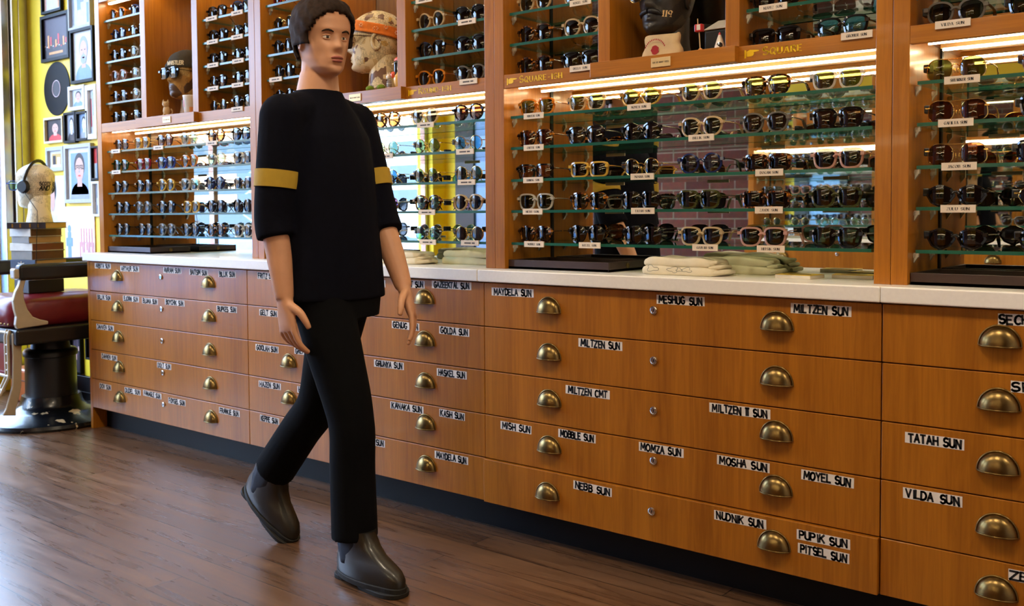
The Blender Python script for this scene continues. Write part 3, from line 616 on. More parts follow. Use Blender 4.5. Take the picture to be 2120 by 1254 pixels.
def headmesh(mb, k=0, nz=44, nph=56, neck=-.10, nr=.056, nbase=.066, mtx=None):
    zs = [HT[0][0]+(HT[-1][0]-HT[0][0])*i/(nz-1) for i in range(nz)]
    mb.loft([[headpt(2*PI*j/nph, z) for j in range(nph)] for z in zs], k, mtx=mtx)
    if neck: mb.lathe([(nbase, neck), (nbase*.97, neck+.012), (nr, neck+.05), (nr*.97, 0), (nr, .06), (.03, .1)], 32, (-.022, 0, 0), k, mtx)
    for s in (1, -1): mb.tube([(-.004+.014*math.sin(q), s*(.070+.007*math.cos(q*.5)), .107+.027*math.cos(q)) for q in [2*PI*i/14*.86 for i in range(15)]], .0065, 8, k, mtx=mtx)
    return mb
def bald_head(label, mat, loc, ang, k=1.0, neck=-.075, words=None):
    mb = MB(); headmesh(mb, neck=neck); mb.v = [(p[0]*k, p[1]*k, (p[2]-neck)*k) for p in mb.v]
    o = mb.build('mannequin', mat, smooth=60); o.location = loc; o.rotation_euler = (0, 0, ang)
    return tag(o, label, 'mannequin', 'papered display heads')
def headwords(root, name, txt, ph0, z, h, mat, neck, width, k=1.0, wt=.2, grow=.0016, serif=False):
    mb = MB(); f, bk, w = hrow(z); R = (f+bk+2*w)/4
    def fn(u, v):
        p = headpt(ph0+u/R, z+v, grow); return (p[0]*k, p[1]*k, (p[2]-neck)*k)
    lettering(mb, txt, fn, h, 0, wt, width=width, serif=serif); mb.build(name, mat, root)
def cap(name, label, cat, mat, loc, ang, zlo, neck, grow=.006, k=1., tilt=0., top=True, zhi=.232, fold=0.):
    """a knitted cap or a folded scarf that follows the skull; tilt drops its back edge"""
    mb = MB(); nph = 48; rows = 12; rg = []
    for i in range(rows+1):
        t = i/rows; r = []
        for j in range(nph):
            ph = 2*PI*j/nph; lo = zlo-tilt*(1-math.cos(ph))/2; hi = zhi-(tilt*(1-math.cos(ph))/2 if not top else 0)
            g = grow+(fold if t < .18 else 0)+.0012*math.sin(ph*9+t*7); p = headpt(ph, min(.232, lo+(hi-lo)*t), g, 0)
            r.append((p[0]*k, p[1]*k, (p[2]-neck)*k))
        rg.append(r)
    mb.loft(rg, caps=top)
    o = mb.build(name, mat, smooth=60); o.location = loc; o.rotation_euler = (0, 0, ang)
    if not top: s = o.modifiers.new('s', 'SOLIDIFY'); s.thickness = .004
    return tag(o, label, cat)
NZ = 1.5612
# beanie head, far niche
a1 = math.radians(-88); l1 = (.630, .190, NZ)
bald_head('gold and dark papered head wearing a beanie, in the niche nearest the yellow wall', 'gold_collage', l1, a1, 1.0, -.085)
plain('beanie_wool', (58, 52, 40), .95, var=.15, vs=160, bump=.3); plain('beanie_letters', (226, 214, 180), .8)
bn = cap('beanie', 'dark olive knit beanie with cream letters on a display head', 'hat', 'beanie_wool', l1, a1, .148, -.085, .006, tilt=.012, fold=.004)
headwords(bn, 'hat_lettering', 'WHISTLER', -.05, .155, .017, 'beanie_letters', -.085, .082, wt=.26, grow=.0125)
def on_head(spec, loc, ang, neck, label, k=1.):
    d = Vector((math.cos(ang), math.sin(ang), 0)); p = Vector(loc)+d*(.108*k); p.z = loc[2]+(.116-neck)*k-.024
    o = glasses(spec, p.x, p.y, p.z, '', True, ang+PI/2, 'sunglasses worn by heads', label=label); o.scale = (1.12, 1.0, 1.0); return o
on_head(sp('q/black/bk'), l1, a1, -.085, 'black sunglasses worn by the display head in the dark beanie')
plain('clay_cat', (206, 172, 122), .6, var=.08, vs=60)
mb = MB().ball((0, 0, .026), (.017, .014, .028)).ball((-.002, -.004, .058), (.0165, .014, .0145))
for s in (1, -1): mb.lathe([(.0065, 0), (.004, .007), (.0008, .015)], 8, (s*.0105-.002, -.003, .066)).ball((s*.009, -.012, .006), (.006, .008, .006), 0, 8, 5)
mb.tube([(.012, .008, .01), (.026, .004, .014), (.029, -.004, .026), (.023, -.004, .036)], .004, 8)
ct = mb.build('cat_figurine', 'clay_cat', smooth=70); p = at(345, 240, 'y', .10); ct.location = (p.x, .10, NZ+.003); ct.rotation_euler = (0, 0, .7); tag(ct, 'small tan cat figurine sitting beside the display head with beanie', 'figurine')
for nm, q in (('eye', .006), ('eye', -.006)): MB().ball((q-.002, -.0178, .060), (.0022, .001, .001), 0, 8, 5).build(nm, 'black_paint', ct)
plain('paper_cup', (232, 228, 220), .5); plain('cup_red', (206, 40, 48), .5); plain('cup_orange', (220, 150, 90), .6)
mb = MB().lathe([(.026, 0), (.028, .002), (.0335, .078), (.0352, .082), (.0338, .085), (.030, .083), (.025, .006), (.001, .006)], 28)
cup = mb.build('paper_cup', 'paper_cup', smooth=50); p = at(392, 236, 'y', .085); cup.location = (p.x, .092, NZ); tag(cup, 'white paper cup with a red mark, in front of the beanie head', 'cup')
def cupmark(nm, mat, a0, a1, z0, z1):
    mb = MB(); mb.loft([[((.0283+.07*z)*math.cos(a0+(a1-a0)*i/6)*1.004, (.0283+.07*z)*math.sin(a0+(a1-a0)*i/6)*1.004, z) for i in range(7)] for z in (z0, (z0+z1)/2, z1)], caps=False)
    mb.f = [f for f in mb.f if not (0 in [i % 7 for i in f] and 6 in [i % 7 for i in f])]; mb.k = [0]*len(mb.f); mb.build(nm, mat, cup)
cupmark('red_mark', 'cup_red', -1.85, -1.65, .03, .062); cupmark('orange_mark', 'cup_orange', -.75, -.2, .006, .03)
# newspaper head, middle niche
a2 = math.radians(-140); l2 = (1.965, .175, NZ)
bald_head('pale newspaper-covered head with an orange bandana, in the niche behind the walker', 'newsprint', l2, a2, 1.03, -.085)
plain('bandana_orange', (226, 122, 36), .85, var=.12, vs=70, bump=.1); plain('bandana_print', (244, 196, 150), .9)
bd = cap('bandana', 'orange bandana with pale flowers tied round the newspaper head', 'bandana', 'bandana_orange', l2, a2, .158, -.085, .006, 1.03, .045, False, .197, .003)
mb = MB()
for ph, z in ((.7, .176), (1.15, .168), (1.6, .153), (.3, .172), (1.9, .158), (2.3, .140)):
    for i in range(6):
        q = 2*PI*i/6; pp = headpt(ph+.055*math.cos(q), z+.006*math.sin(q), .0125, 0); mb.ball((pp[0]*1.03, pp[1]*1.03, (pp[2]+.085)*1.03), .0022, 0, 6, 4)
mb.build('flower_print', 'bandana_print', bd)
on_head(sp('p/brown/lb'), l2, a2, -.085, 'brown sunglasses worn by the newspaper head with the orange bandana', 1.03)
plain('glazed_black', (26, 22, 20), .15, coat=.5); plain('glazed_coral', (232, 92, 60), .2, coat=.4); plain('glazed_yellow', (236, 190, 96), .25, coat=.3); plain('moss', (110, 136, 30), .95, var=.25, vs=220, bump=.6); plain('zebra_white', (226, 214, 196), .3, coat=.3)
p = at(822, 180, 'y', .085); rb = thing('rooster_figurine', 'glazed rooster figurine with coral comb beside the newspaper head', 'figurine', (p.x+.006, .088, NZ))
MB().ball((0, 0, .034), (.022, .018, .034)).build('body', 'glazed_yellow', rb, smooth=60); mb = MB().tube([(-.004, 0, .05), (-.007, 0, .072), (-.008, -.001, .092)], [.016, .012, .010], 12); mb.ball((-.009, 0, .096), .0115); mb.build('neck', 'glazed_black', rb, smooth=60)
mb = MB()
for q in range(4): mb.ball((-.016+.0065*q, 0, .110-.0012*(q-1.5)**2), (.006, .004, .009), 0, 10, 6)
mb.build('comb', 'glazed_coral', rb, smooth=60); MB().lathe([(.0045, 0), (.0005, .016)], 8, mtx=Matrix.Translation((-.018, -.004, .095)) @ Matrix.Rotation(-PI/2, 4, 'Y')).build('beak', 'glazed_yellow', rb); MB().ball((-.016, -.012, .052), (.012, .010, .013)).build('wing', 'glazed_coral', rb, smooth=60)
p = at(806, 184, 'y', .075); zb = thing('zebra_figurine', 'little black and white zebra figurine between moss balls and rooster', 'figurine', (p.x, .075, NZ))
MB().ball((0, 0, .020), (.012, .009, .020)).ball((-.003, -.002, .046), (.009, .007, .012)).lathe([(.003, 0), (.0006, .011)], 6, (-.007, 0, .053)).lathe([(.003, 0), (.0006, .011)], 6, (.003, 0, .053)).build('body', 'zebra_white', zb, smooth=60)
for q in range(5): MB().tube([(.0125*math.cos(t)*(1.02), .0095*math.sin(t)*1.04, .012+.006*q) for t in [-PI+PI*i/8 for i in range(9)]], .0011, 5).build('stripe', 'glazed_black', zb)
for px, lab in ((766, 'left of the two green moss balls under the newspaper head'), (789, 'right of the two green moss balls under the newspaper head')):
    p = at(px, 186, 'y', .078); o = MB().ball((0, 0, .011), (.0165, .0165, .0125), 0, 20, 10).build('moss_ball', 'moss', smooth=70); o.location = (p.x, .078, NZ-.0002); tag(o, lab, 'moss ball', 'moss balls')
# dark head, near niche
a3 = math.radians(-93); l3 = (3.262, .185, NZ)
h3 = bald_head('dark papered head numbered 119 with a moustache, in the niche left of SQUARE', 'dark_collage', l3, a3, 1.04, -.072)
headwords(h3, 'number', '119', .60, .048, .017, 'plaque_gold', -.072, .028, 1.04, serif=True)
plain('moustache_black', (16, 16, 18), .5)
mb = MB()
for s in (1, -1): mb.tube([Vector(headpt(s*a, z, .003))*1.04+Vector((0, 0, .072*1.04)) for a, z in ((.02, .066), (.2, .064), (.4, .060), (.62, .052))], [.007, .0085, .007, .002], 8)
mb.build('moustache', 'moustache_black', h3, smooth=60)
on_head(sp('r/gold/bg'), l3, a3, -.072, 'gold round sunglasses worn by the dark head numbered 119', 1.04)
plain('pouch_canvas', (206, 178, 134), .9, var=.06, vs=40, bump=.1); plain('pouch_red', (160, 32, 32), .8)
pp = at(1370, 100, 'y', .075)
mb = MB(); rg = []
for i in range(9):
    t = i/8; z = .062*t; hw = .066-.010*t+.003*math.sin(t*9); r = []
    for j in range(28):
        q = 2*PI*j/28; r.append((hw*math.copysign(abs(math.cos(q))**.5, math.cos(q)), .020*(1-.35*t)*math.copysign(abs(math.sin(q))**.6, math.sin(q))+.0015*math.sin(q*5+t*6), z+.003*math.cos(q*3)))
    rg.append(r)
po = thing('canvas_pouch', 'beige canvas pouch with red embroidery at the foot of the dark head', 'pouch', (pp.x-.004, .087, NZ+.003))
mb.loft(rg).build('pouch_body', 'pouch_canvas', po, smooth=60)
mb = MB()
for i in range(15):
    q = math.radians(155-130*i/14); x, z = -.014+.036*math.cos(q), .012+.036*math.sin(q)
    mb.add([(x-.0016, -.0212, z-.002), (x+.0016, -.0212, z-.002), (x+.0016, -.0212, z+.003), (x-.0016, -.0212, z+.003)], [(0, 1, 2, 3)])
mb.add([(-.014+.015*math.cos(2*PI*i/14)*(1 if i % 2 else .8), -.0214, .017+.014*math.sin(2*PI*i/14)) for i in range(14)], [tuple(range(14))]); mb.build('red_embroidery', 'pouch_red', po)
p = at(1450, 105, 'y', .085); ws = thing('toy_windmill', 'small red and white toy on a thin stick in the near niche', 'toy', (p.x, .085, NZ))
plain('toy_red', (190, 26, 30), .3, coat=.3); plain('stick_wood', (206, 170, 120), .6)
MB().tube([(0, 0, 0), (-.004, 0, .06)], .0018, 8).build('stick', 'stick_wood', ws); MB().box(-.016, .009, -.008, .008, .060, .082).build('head', 'toy_red', ws, bevel=.002); MB().box(-.008, .004, -.0088, -.008, .064, .080).build('white_panel', 'zebra_white', ws); MB().tube([(-.006, -.004, .08), (-.007, -.004, .098)], .0015, 6).build('spike', 'stick_wood', ws); MB().ball((0, 0, .006), (.007, .006, .0068), 0, 12, 7).build('foot', 'cup_orange', ws, smooth=60)
p = at(1489, 95, 'y', .075); gn = thing('gnome_figurine', 'white cone-shaped figurine with a red tip near the divider', 'figurine', (p.x, .078, NZ))
MB().lathe([(.0155, 0), (.015, .008), (.009, .028), (.004, .042)], 20).build('body', 'zebra_white', gn, smooth=60); MB().lathe([(.0042, .041), (.003, .047), (.001, .050)], 12).build('tip', 'toy_red', gn); MB().lathe([(.0085, 0), (.0085, .004), (.001, .006)], 16, mtx=Matrix.Translation((.005, -.009, .011)) @ Matrix.Rotation(PI/2, 4, 'X')).build('round_badge', 'glazed_black', gn)
plain('grey_cloth', (176, 172, 160), .8)
p = at(1478, 75, 'y', .17); bg = thing('black_box', 'black boxy figure with a grey top behind the cone figurine', 'ornament', (p.x+.03, .19, NZ))
MB().box(-.055, .05, -.035, .035, 0, .075).build('box_body', 'black_paint', bg, bevel=.006); MB().loft([[(-.06, -.04, .0755), (.055, -.04, .0755), (.055, .04, .0755), (-.06, .04, .0755)], [(-.02, -.012, .105), (.02, -.012, .105), (.02, .012, .105), (-.02, .012, .105)]]).build('grey_lid', 'grey_cloth', bg, bevel=.004)

# ------------------------------------------------------------------ things on the worktop
def tray(x0, x1, y0, y1, label):
    t = thing('display_tray', label, 'tray', (x0, y0, .9052), group='dark display trays'); w, d, h, th = x1-x0, y1-y0, .031, .010
    MB().box(0, w, 0, d, 0, .008).build('tray_bottom', 'tray_lining', t)
    for nm, bx in (('tray_side', (0, w, 0, th)), ('tray_side', (0, w, d-th, d)), ('tray_side', (0, th, th, d-th)), ('tray_side', (w-th, w, th, d-th))):
        MB().box(bx[0], bx[1], bx[2], bx[3], .0, h).build(nm, 'tray_brown', t, bevel=.0012)
    MB().lathe([(.001, 0), (.009, 0), (.0095, .002), (.008, .003), (.006, .0015), (.001, .0015)], 20, mtx=Matrix.Translation((w, d*.5, h*.55)) @ Matrix.Rotation(PI/2, 4, 'Y')).build('brass_pull', 'antique_brass', t)
tray(.0445, .445, .078, .30, 'dark brown tray on the worktop nearest the yellow wall'); tray(W+.0445, W+.47, .078, .30, 'dark brown tray on the worktop behind the walking person')
tray(2*W+.0445, 2*W+.452, .078, .30, 'dark brown tray left of the cream shirt under the square signs'); tray(3*W+.0445, 3*W+.47, .078, .30, 'dark brown tray at the right edge under the aviator sunglasses')
def shirt(label, mat, x, y, w, d, h, rz=0., prints=False, sd=1):
    rnd = random.Random(sd); t = thing('folded_shirt', label, 'shirt', (x, y, .9052), rz, 'folded canvas shirts')
    def layer(z0, z1, w, d, ox, pull):
        rg = []; n = 44
        for i, (s, zz) in enumerate(((.93, 0), (.985, .12), (1., .35), (1., .62), (.975, .85), (.9, .97), (.6, 1.), (.25, 1.01))):
            r = []
            for j in range(n):
                q = 2*PI*j/n; c, sn = math.cos(q), math.sin(q)
                px = w/2*s*math.copysign(abs(c)**.35, c); py = d/2*s*math.copysign(abs(sn)**.35, sn)
                wv = .0022*math.sin(px*47+sd*3+zz*2)+.0018*math.sin(py*61+px*23+sd)
                sag = -.35*(z1-z0)*max(0, (abs(px)*2/w-.55)/.45)**2*zz*pull
                r.append((ox+px+.0016*math.sin(q*7+sd), py+.0015*math.sin(q*11), z0+(z1-z0)*zz+sag+(wv if zz > .3 else 0)))
            rg.append(r)
        return rg
    mb = MB().loft(layer(0, h*.54, w, d, 0, .4)); mb.build('lower_fold', mat, t, smooth=60)
    mb = MB().loft(layer(h*.5, h, w*.93, d*.97, -w*.012, 1.)); up_ = mb.build('upper_fold', mat, t, smooth=60)
    for k in range(3):   # rolled sleeve folds that show at the right end
        zz = h*(.2+.27*k); rr = h*(.17-.02*k); mb = MB()
        mb.tube([(w*.5-.015-.012*k, -d*.40, zz), (w*.5+.006-.010*k, -d*.28, zz+.002), (w*.5+.012-.016*k, 0, zz+.003), (w*.5+.004-.012*k, d*.3, zz)], [rr*.75, rr*1.1, rr*1.05, rr*.8], 12, flat=.8); mb.build('sleeve_fold', mat, t, smooth=60)
    if prints:
        mb = MB()
        def squig(cx, cz, R, sdv):
            rr = random.Random(sdv); pts = []
            for i in range(17):
                q = 2*PI*i/16; r = R*(1+.3*math.sin(3*q+sdv)+.15*rr.uniform(-1, 1)); pts.append((cx+r*math.cos(q)*1.25, cz+r*math.sin(q)*.62))
            for a_, b_ in zip(pts, pts[1:]):
                dx, dz = b_[0]-a_[0], b_[1]-a_[1]; L = math.hypot(dx, dz) or 1; nx, nz = -dz/L*.0006, dx/L*.0006; f = -d/2*1.008
                mb.add([(a_[0]-nx, f, a_[1]-nz), (b_[0]-nx, f, b_[1]-nz), (b_[0]+nx, f, b_[1]+nz), (a_[0]+nx, f, a_[1]+nz)], [(0, 1, 2, 3)])
        for cx, cz, R, s_ in ((-w*.30, h*.36, .014, 2), (-w*.02, h*.33, .013, 5), (w*.06, h*.34, .008, 9), (w*.16, h*.34, .012, 4)): squig(cx, cz, R, s_)
        mb.build('printed_drawing', 'print_grey', t)
    return t
shirt('cream folded shirt with a faint grey drawing, under the square signs', 'canvas_cream', 3.36, .135, .265, .14, .052, -.03, True, 1)
shirt('cream folded shirt in painted greenish light, behind the one with the grey drawing', 'canvas_green_lit', 3.475, .268, .25, .10, .050, .04, False, 4)
shirt('cream folded shirt on the worktop beside the walking hand', 'canvas_cream', 2.135, .140, .27, .13, .046, -.02, True, 2)
shirt('cream folded shirt in painted greenish light, against the pillar right of the walking person', 'canvas_green_lit', 2.42, .24, .28, .12, .052, .03, False, 6)
def cards(x, y, rz, h, label):
    t = thing('card_stack', label, 'cards', (x, y, .9052), rz, 'stacks of yellow cards')
    MB().box(-.055, .055, -.04, .04, 0, h-.001).build('card_edges', 'card_edge', t, bevel=.001); o = MB().box(-.055, .055, -.04, .04, h-.0008, h).build('top_card', 'card_yellow', t)
    MB().add([(.036*math.cos(2*PI*i/20), .018*math.sin(2*PI*i/20), h+.0003) for i in range(20)], [tuple(range(20))]).build('oval_print', 'card_print', o)
cards(3.705, .165, -.12, .011, 'nearer stack of yellow cards with an oval print, on the white worktop'); cards(3.828, .255, .22, .010, 'farther stack of yellow cards beside the pillar right of SQUARE')

# ------------------------------------------------------------------ barber chair, books, head with headphones
plain('chair_black', (18, 18, 20), .38, coat=.15, var=.2, vs=14); plain('chair_enamel', (172, 158, 134), .35, coat=.2, var=.05, vs=20); plain('red_leather', (112, 24, 34), .32, coat=.2, var=.14, vs=18, bump=.08)
n = NT('chipped_black'); b = n.bsdf(None, .25, 0, .5, .2); mp = n.pos((9, 9, 9), True); t = n.n('ShaderNodeTexNoise'); t.inputs['Scale'].default_value = 1; t.inputs['Detail'].default_value = 6; n.l(mp, 0, t, 0)
r = n.ramp([(.0, lin((14, 16, 20))), (.645, lin((14, 16, 20))), (.655, lin((206, 186, 148)))]); n.l(t, 0, r, 0); n.l(r, 0, b, 0); M['chipped_black'] = n.m
CX, CY = -.40, -.02
ch = thing('barber_chair', 'old barber chair with red leather seat and chipped black pedestal', 'chair', (CX, CY, 0))
MB().lathe([(.001, 0), (.35, 0), (.356, .012), (.35, .028), (.31, .042), (.22, .06), (.175, .075), (.155, .10), (.145, .14), (.001, .14)], 56).build('base', 'chipped_black', ch, smooth=45)
MB().lathe([(.001, .138), (.128, .138), (.126, .345), (.135, .35), (.136, .372), (.126, .385), (.1, .39), (.092, .43), (.001, .43)], 40).build('column', 'chair_black', ch, smooth=45)
XA = .285
MB().box(-XA-.02, XA+.015, -.31, .33, .452, .532).build('seat_frame', 'chair_black', ch, bevel=.012, seg=3)
mb = MB(); rg = []
for s, z in ((.93, .532), (1., .548), (1.015, .60), (1., .645), (.93, .672), (.78, .685), (.5, .69), (.2, .692)):
    rg.append([(.245*s*math.copysign(abs(math.cos(q))**.35, math.cos(q)), .0+.315*s*math.copysign(abs(math.sin(q))**.35, math.sin(q)), z) for q in [2*PI*j/48 for j in range(48)]])
cu = mb.loft(rg).build('seat_cushion', 'red_leather', ch, smooth=60)
mb = MB()
for j in range(13): mb.ball((-.235+.47*j/12, -.318, .556), (.006, .004, .006), 0, 8, 5)
mb.build('nail_trim', 'antique_brass', cu)
for s in (1, -1):
    am = MB().box(s*XA-.028, s*XA+.028, -.29, .36, .775, .855).build('armrest', 'chair_black', ch, bevel=.016, seg=3)
    mb = MB(); px_ = [(42, 571), (53, 571), (50, 585), (46, 600), (48, 620), (55, 640), (66, 655), (82, 661), (98, 664), (98, 671), (34, 681), (30, 672), (32, 655), (28, 640), (25, 622), (30, 604), (37, 590)]
    pf = [at(u_, v_, 'x', CX+XA) for u_, v_ in px_]; mb.loft([[(s*XA+e_, q.y-CY, q.z) for q in pf] for e_ in (-.014, .014)]); mb.build('arm_post', 'chair_enamel', ch, bevel=.006, seg=3)
    MB().box(s*XA-.026, s*XA+.026, -.315, -.288, .785, .835).build('arm_cap', 'chair_enamel', am, bevel=.008)
# footrest: a cast grid hanging in front of the seat
mb = MB(); FY = -.325
for x in (-.245, -.215, .215, .245): mb.tube([(x, FY+.01, .53), (x, FY, .50), (x, FY, .30), (x, FY-.04, .22), (x, FY-.10, .14)], .008, 8)
for z, dy in ((.515, .008), (.30, 0), (.235, -.03), (.15, -.09)): mb.tube([(-.25, FY+dy, z), (.25, FY+dy, z)], .009, 8)
for z in (.455, .41, .365, .33):
    for s_ in (1, -1): mb.tube([(s_*.215, FY, z), (s_*.245, FY, z)], .006, 8)
mb.build('footrest', 'chair_enamel', ch, smooth=50, label='cream cast metal footrest grid')
for s in (1, -1):
    pf = [at(u_, v_, 'x', CX+.262) for u_, v_ in ((24, 690), (44, 690), (44, 760), (43, 800), (38, 825), (32, 845), (32, 860), (5, 860), (12, 846), (25, 800), (26, 740))]
    MB().loft([[(s*.262-.009, q.y-CY, q.z) for q in pf], [(s*.262+.009, q.y-CY, q.z) for q in pf]]).build('footrest_side', 'chair_enamel', ch, bevel=.004)
MB().box(-.20, .20, FY+.02, FY+.06, .28, .47).build('leg_pad', 'red_leather', ch, bevel=.014, seg=3)
paper('x_unused', (0, 0, 0), [(0, 0, 0)]*3); bpy.data.materials.remove(M.pop('x_unused'))
for k, c in {'cover_black': (26, 24, 26), 'cover_dark': (44, 34, 34), 'cover_brown': (92, 52, 32), 'cover_tan': (150, 104, 60), 'cover_white': (214, 210, 200), 'cover_grey': (120, 112, 100), 'cover_navy': (34, 48, 78), 'cover_rust': (110, 48, 30)}.items(): plain(k, c, .5, var=.08, vs=30)
n = NT('page_edges'); b = n.bsdf(None, .8); mp = n.pos((1, 1, 900), True); t = n.n('ShaderNodeTexNoise'); t.inputs['Scale'].default_value = 1; n.l(mp, 0, t, 0); r = n.ramp([(.35, lin((150, 112, 66))), (.65, lin((206, 170, 112)))]); n.l(t, 0, r, 0); n.l(r, 0, b, 0); M['page_edges'] = n.m
plain('page_white', (216, 206, 186), .8); plain('gold_leaf', (196, 150, 70), .3, .8)
BX, BY = CX+.02, CY-.06
zb0 = .693
STACK = [(.15, .19, .068, 'cover_black', None, 2, 'thick black boxed book at the bottom of the stack on the chair'), (.14, .185, .028, 'cover_white', 'page_edges', 12, 'white-covered book second from the bottom of the chair stack'),
 (.15, .20, .034, 'cover_tan', 'page_edges', 16, 'tan book level with the armrest in the chair stack'), (.165, .215, .042, 'cover_navy', 'page_edges', 20, 'navy book with a white spine mark just above the armrest'), (.155, .20, .046, 'cover_grey', 'cover_brown', 14, 'grey and brown book above the navy book'),
 (.16, .205, .040, 'cover_white', 'cover_rust', 16, 'white and rust-red book in the middle of the chair stack'), (.15, .185, .034, 'cover_grey', 'page_edges', 8, 'grey book with tan pages, third from the top of the chair stack'),
 (.155, .195, .040, 'cover_white', 'cover_brown', 14, 'thin brown and white book second from the top of the chair stack'), (.20, .25, .032, 'cover_dark', 'page_edges', 40, 'wide dark book with gold spine tooling, topmost under the head')]
for w_, d_, h_, cov, pg, rot, lab in STACK:
    t = thing('book', lab, 'book', (BX+random.uniform(-.006, .006), BY+random.uniform(-.008, .008), zb0), math.radians(rot), 'books stacked on the barber chair')
    if pg is None: MB().box(-w_/2, w_/2, -d_/2, d_/2, 0, h_).build('slipcase', cov, t, bevel=.003)
    else:
        MB().box(-w_/2+.003, w_/2-.004, -d_/2+.003, d_/2-.004, .0025, h_-.0025).build('pages', pg, t)
        MB().box(-w_/2, w_/2, -d_/2, d_/2, 0, .0025).build('cover', cov, t); MB().box(-w_/2, w_/2, -d_/2, d_/2, h_-.0025, h_).build('cover', cov, t)
        sp_ = MB().box(-w_/2, w_/2, -d_/2-.003, -d_/2, 0, h_).build('spine', cov, t, bevel=.001)
        if cov == 'cover_dark':
            for x in (-.07, -.03, .02, .06): MB().box(x-.004, x+.004, -d_/2-.0036, -d_/2-.003, .006, h_-.006).build('gold_tooling', 'gold_leaf', sp_)
        if cov == 'cover_navy':
            mb = MB()
            for q in range(5): mb.tube([(-.01, -d_/2-.0033, h_*.5), (-.01+.022*math.cos(q*1.25+.3), -d_/2-.0033, h_*.5+.014*math.sin(q*1.25+.3))], .0025, 6)
            mb.build('white_emblem', 'cover_white', sp_)
    zb0 += h_+.0004
a4 = math.radians(205); l4 = (BX-.012, BY-.0, zb0)
h4 = bald_head('papered head with headphones, standing on the stack of books', 'clipping_paper', l4, a4, 1.0, -.075)
for txt, z, hh, wd_ in (('SCOTS ON', .118, .017, .098), ('AND G', .092, .022, .092)): headwords(h4, 'collage_lettering', txt, PI-.30-wd_/2/.085+.1, z, hh, 'moustache_black', -.075, wd_, wt=.24)
d4 = Vector((math.cos(a4), math.sin(a4), 0)); o = on_head(sp('q/blue/lg'), l4, a4, -.075, 'light blue glasses worn by the head with headphones')
hp = thing('headphones', 'black headphones worn by the papered head on the books', 'headphones', l4, a4)
mb = MB().tube([(-.005-.02*math.sin(PI*i/20), .094*math.cos(PI*i/20), .185+.138*math.sin(PI*i/20)-.0) for i in range(21)], .0055, 8, flat=1.6); mb.build('headband', 'black_paint', hp, smooth=50)
for s in (1, -1): MB().lathe([(.001, -.012), (.028, -.012), (.036, -.004), (.036, .006), (.028, .013), (.001, .014)], 24, mtx=Matrix.Translation((-.005, s*.094, .185)) @ Matrix.Rotation(PI/2, 4, 'X')).build('ear_cup', 'black_paint', hp, smooth=45)
pz = zb0-.075; mb = MB().tube([(-.005, .10, .17), (-.10, .11, .06), (-.105, .12, -.02), (-.10, .125, -.16), (-.10, .13, -.30)], .0018, 6); mb.build('cable', 'black_paint', hp)
plain('case_orange', (168, 84, 40), .4, coat=.2, var=.1, vs=20)
sc = thing('leather_case', 'orange-brown leather case on the floor behind the barber chair', 'case', (-.98, .18, 0)); MB().box(-.17, .17, -.09, .09, .0, .20).build('case_body', 'case_orange', sc, bevel=.02, seg=3); MB().box(-.172, .172, -.092, .092, .128, .136).build('lid_seam', 'cover_brown', sc); MB().tube([(-.05, -.0, .20), (-.045, 0, .225), (.045, 0, .225), (.05, 0, .20)], .007, 8).build('handle', 'cover_brown', sc)

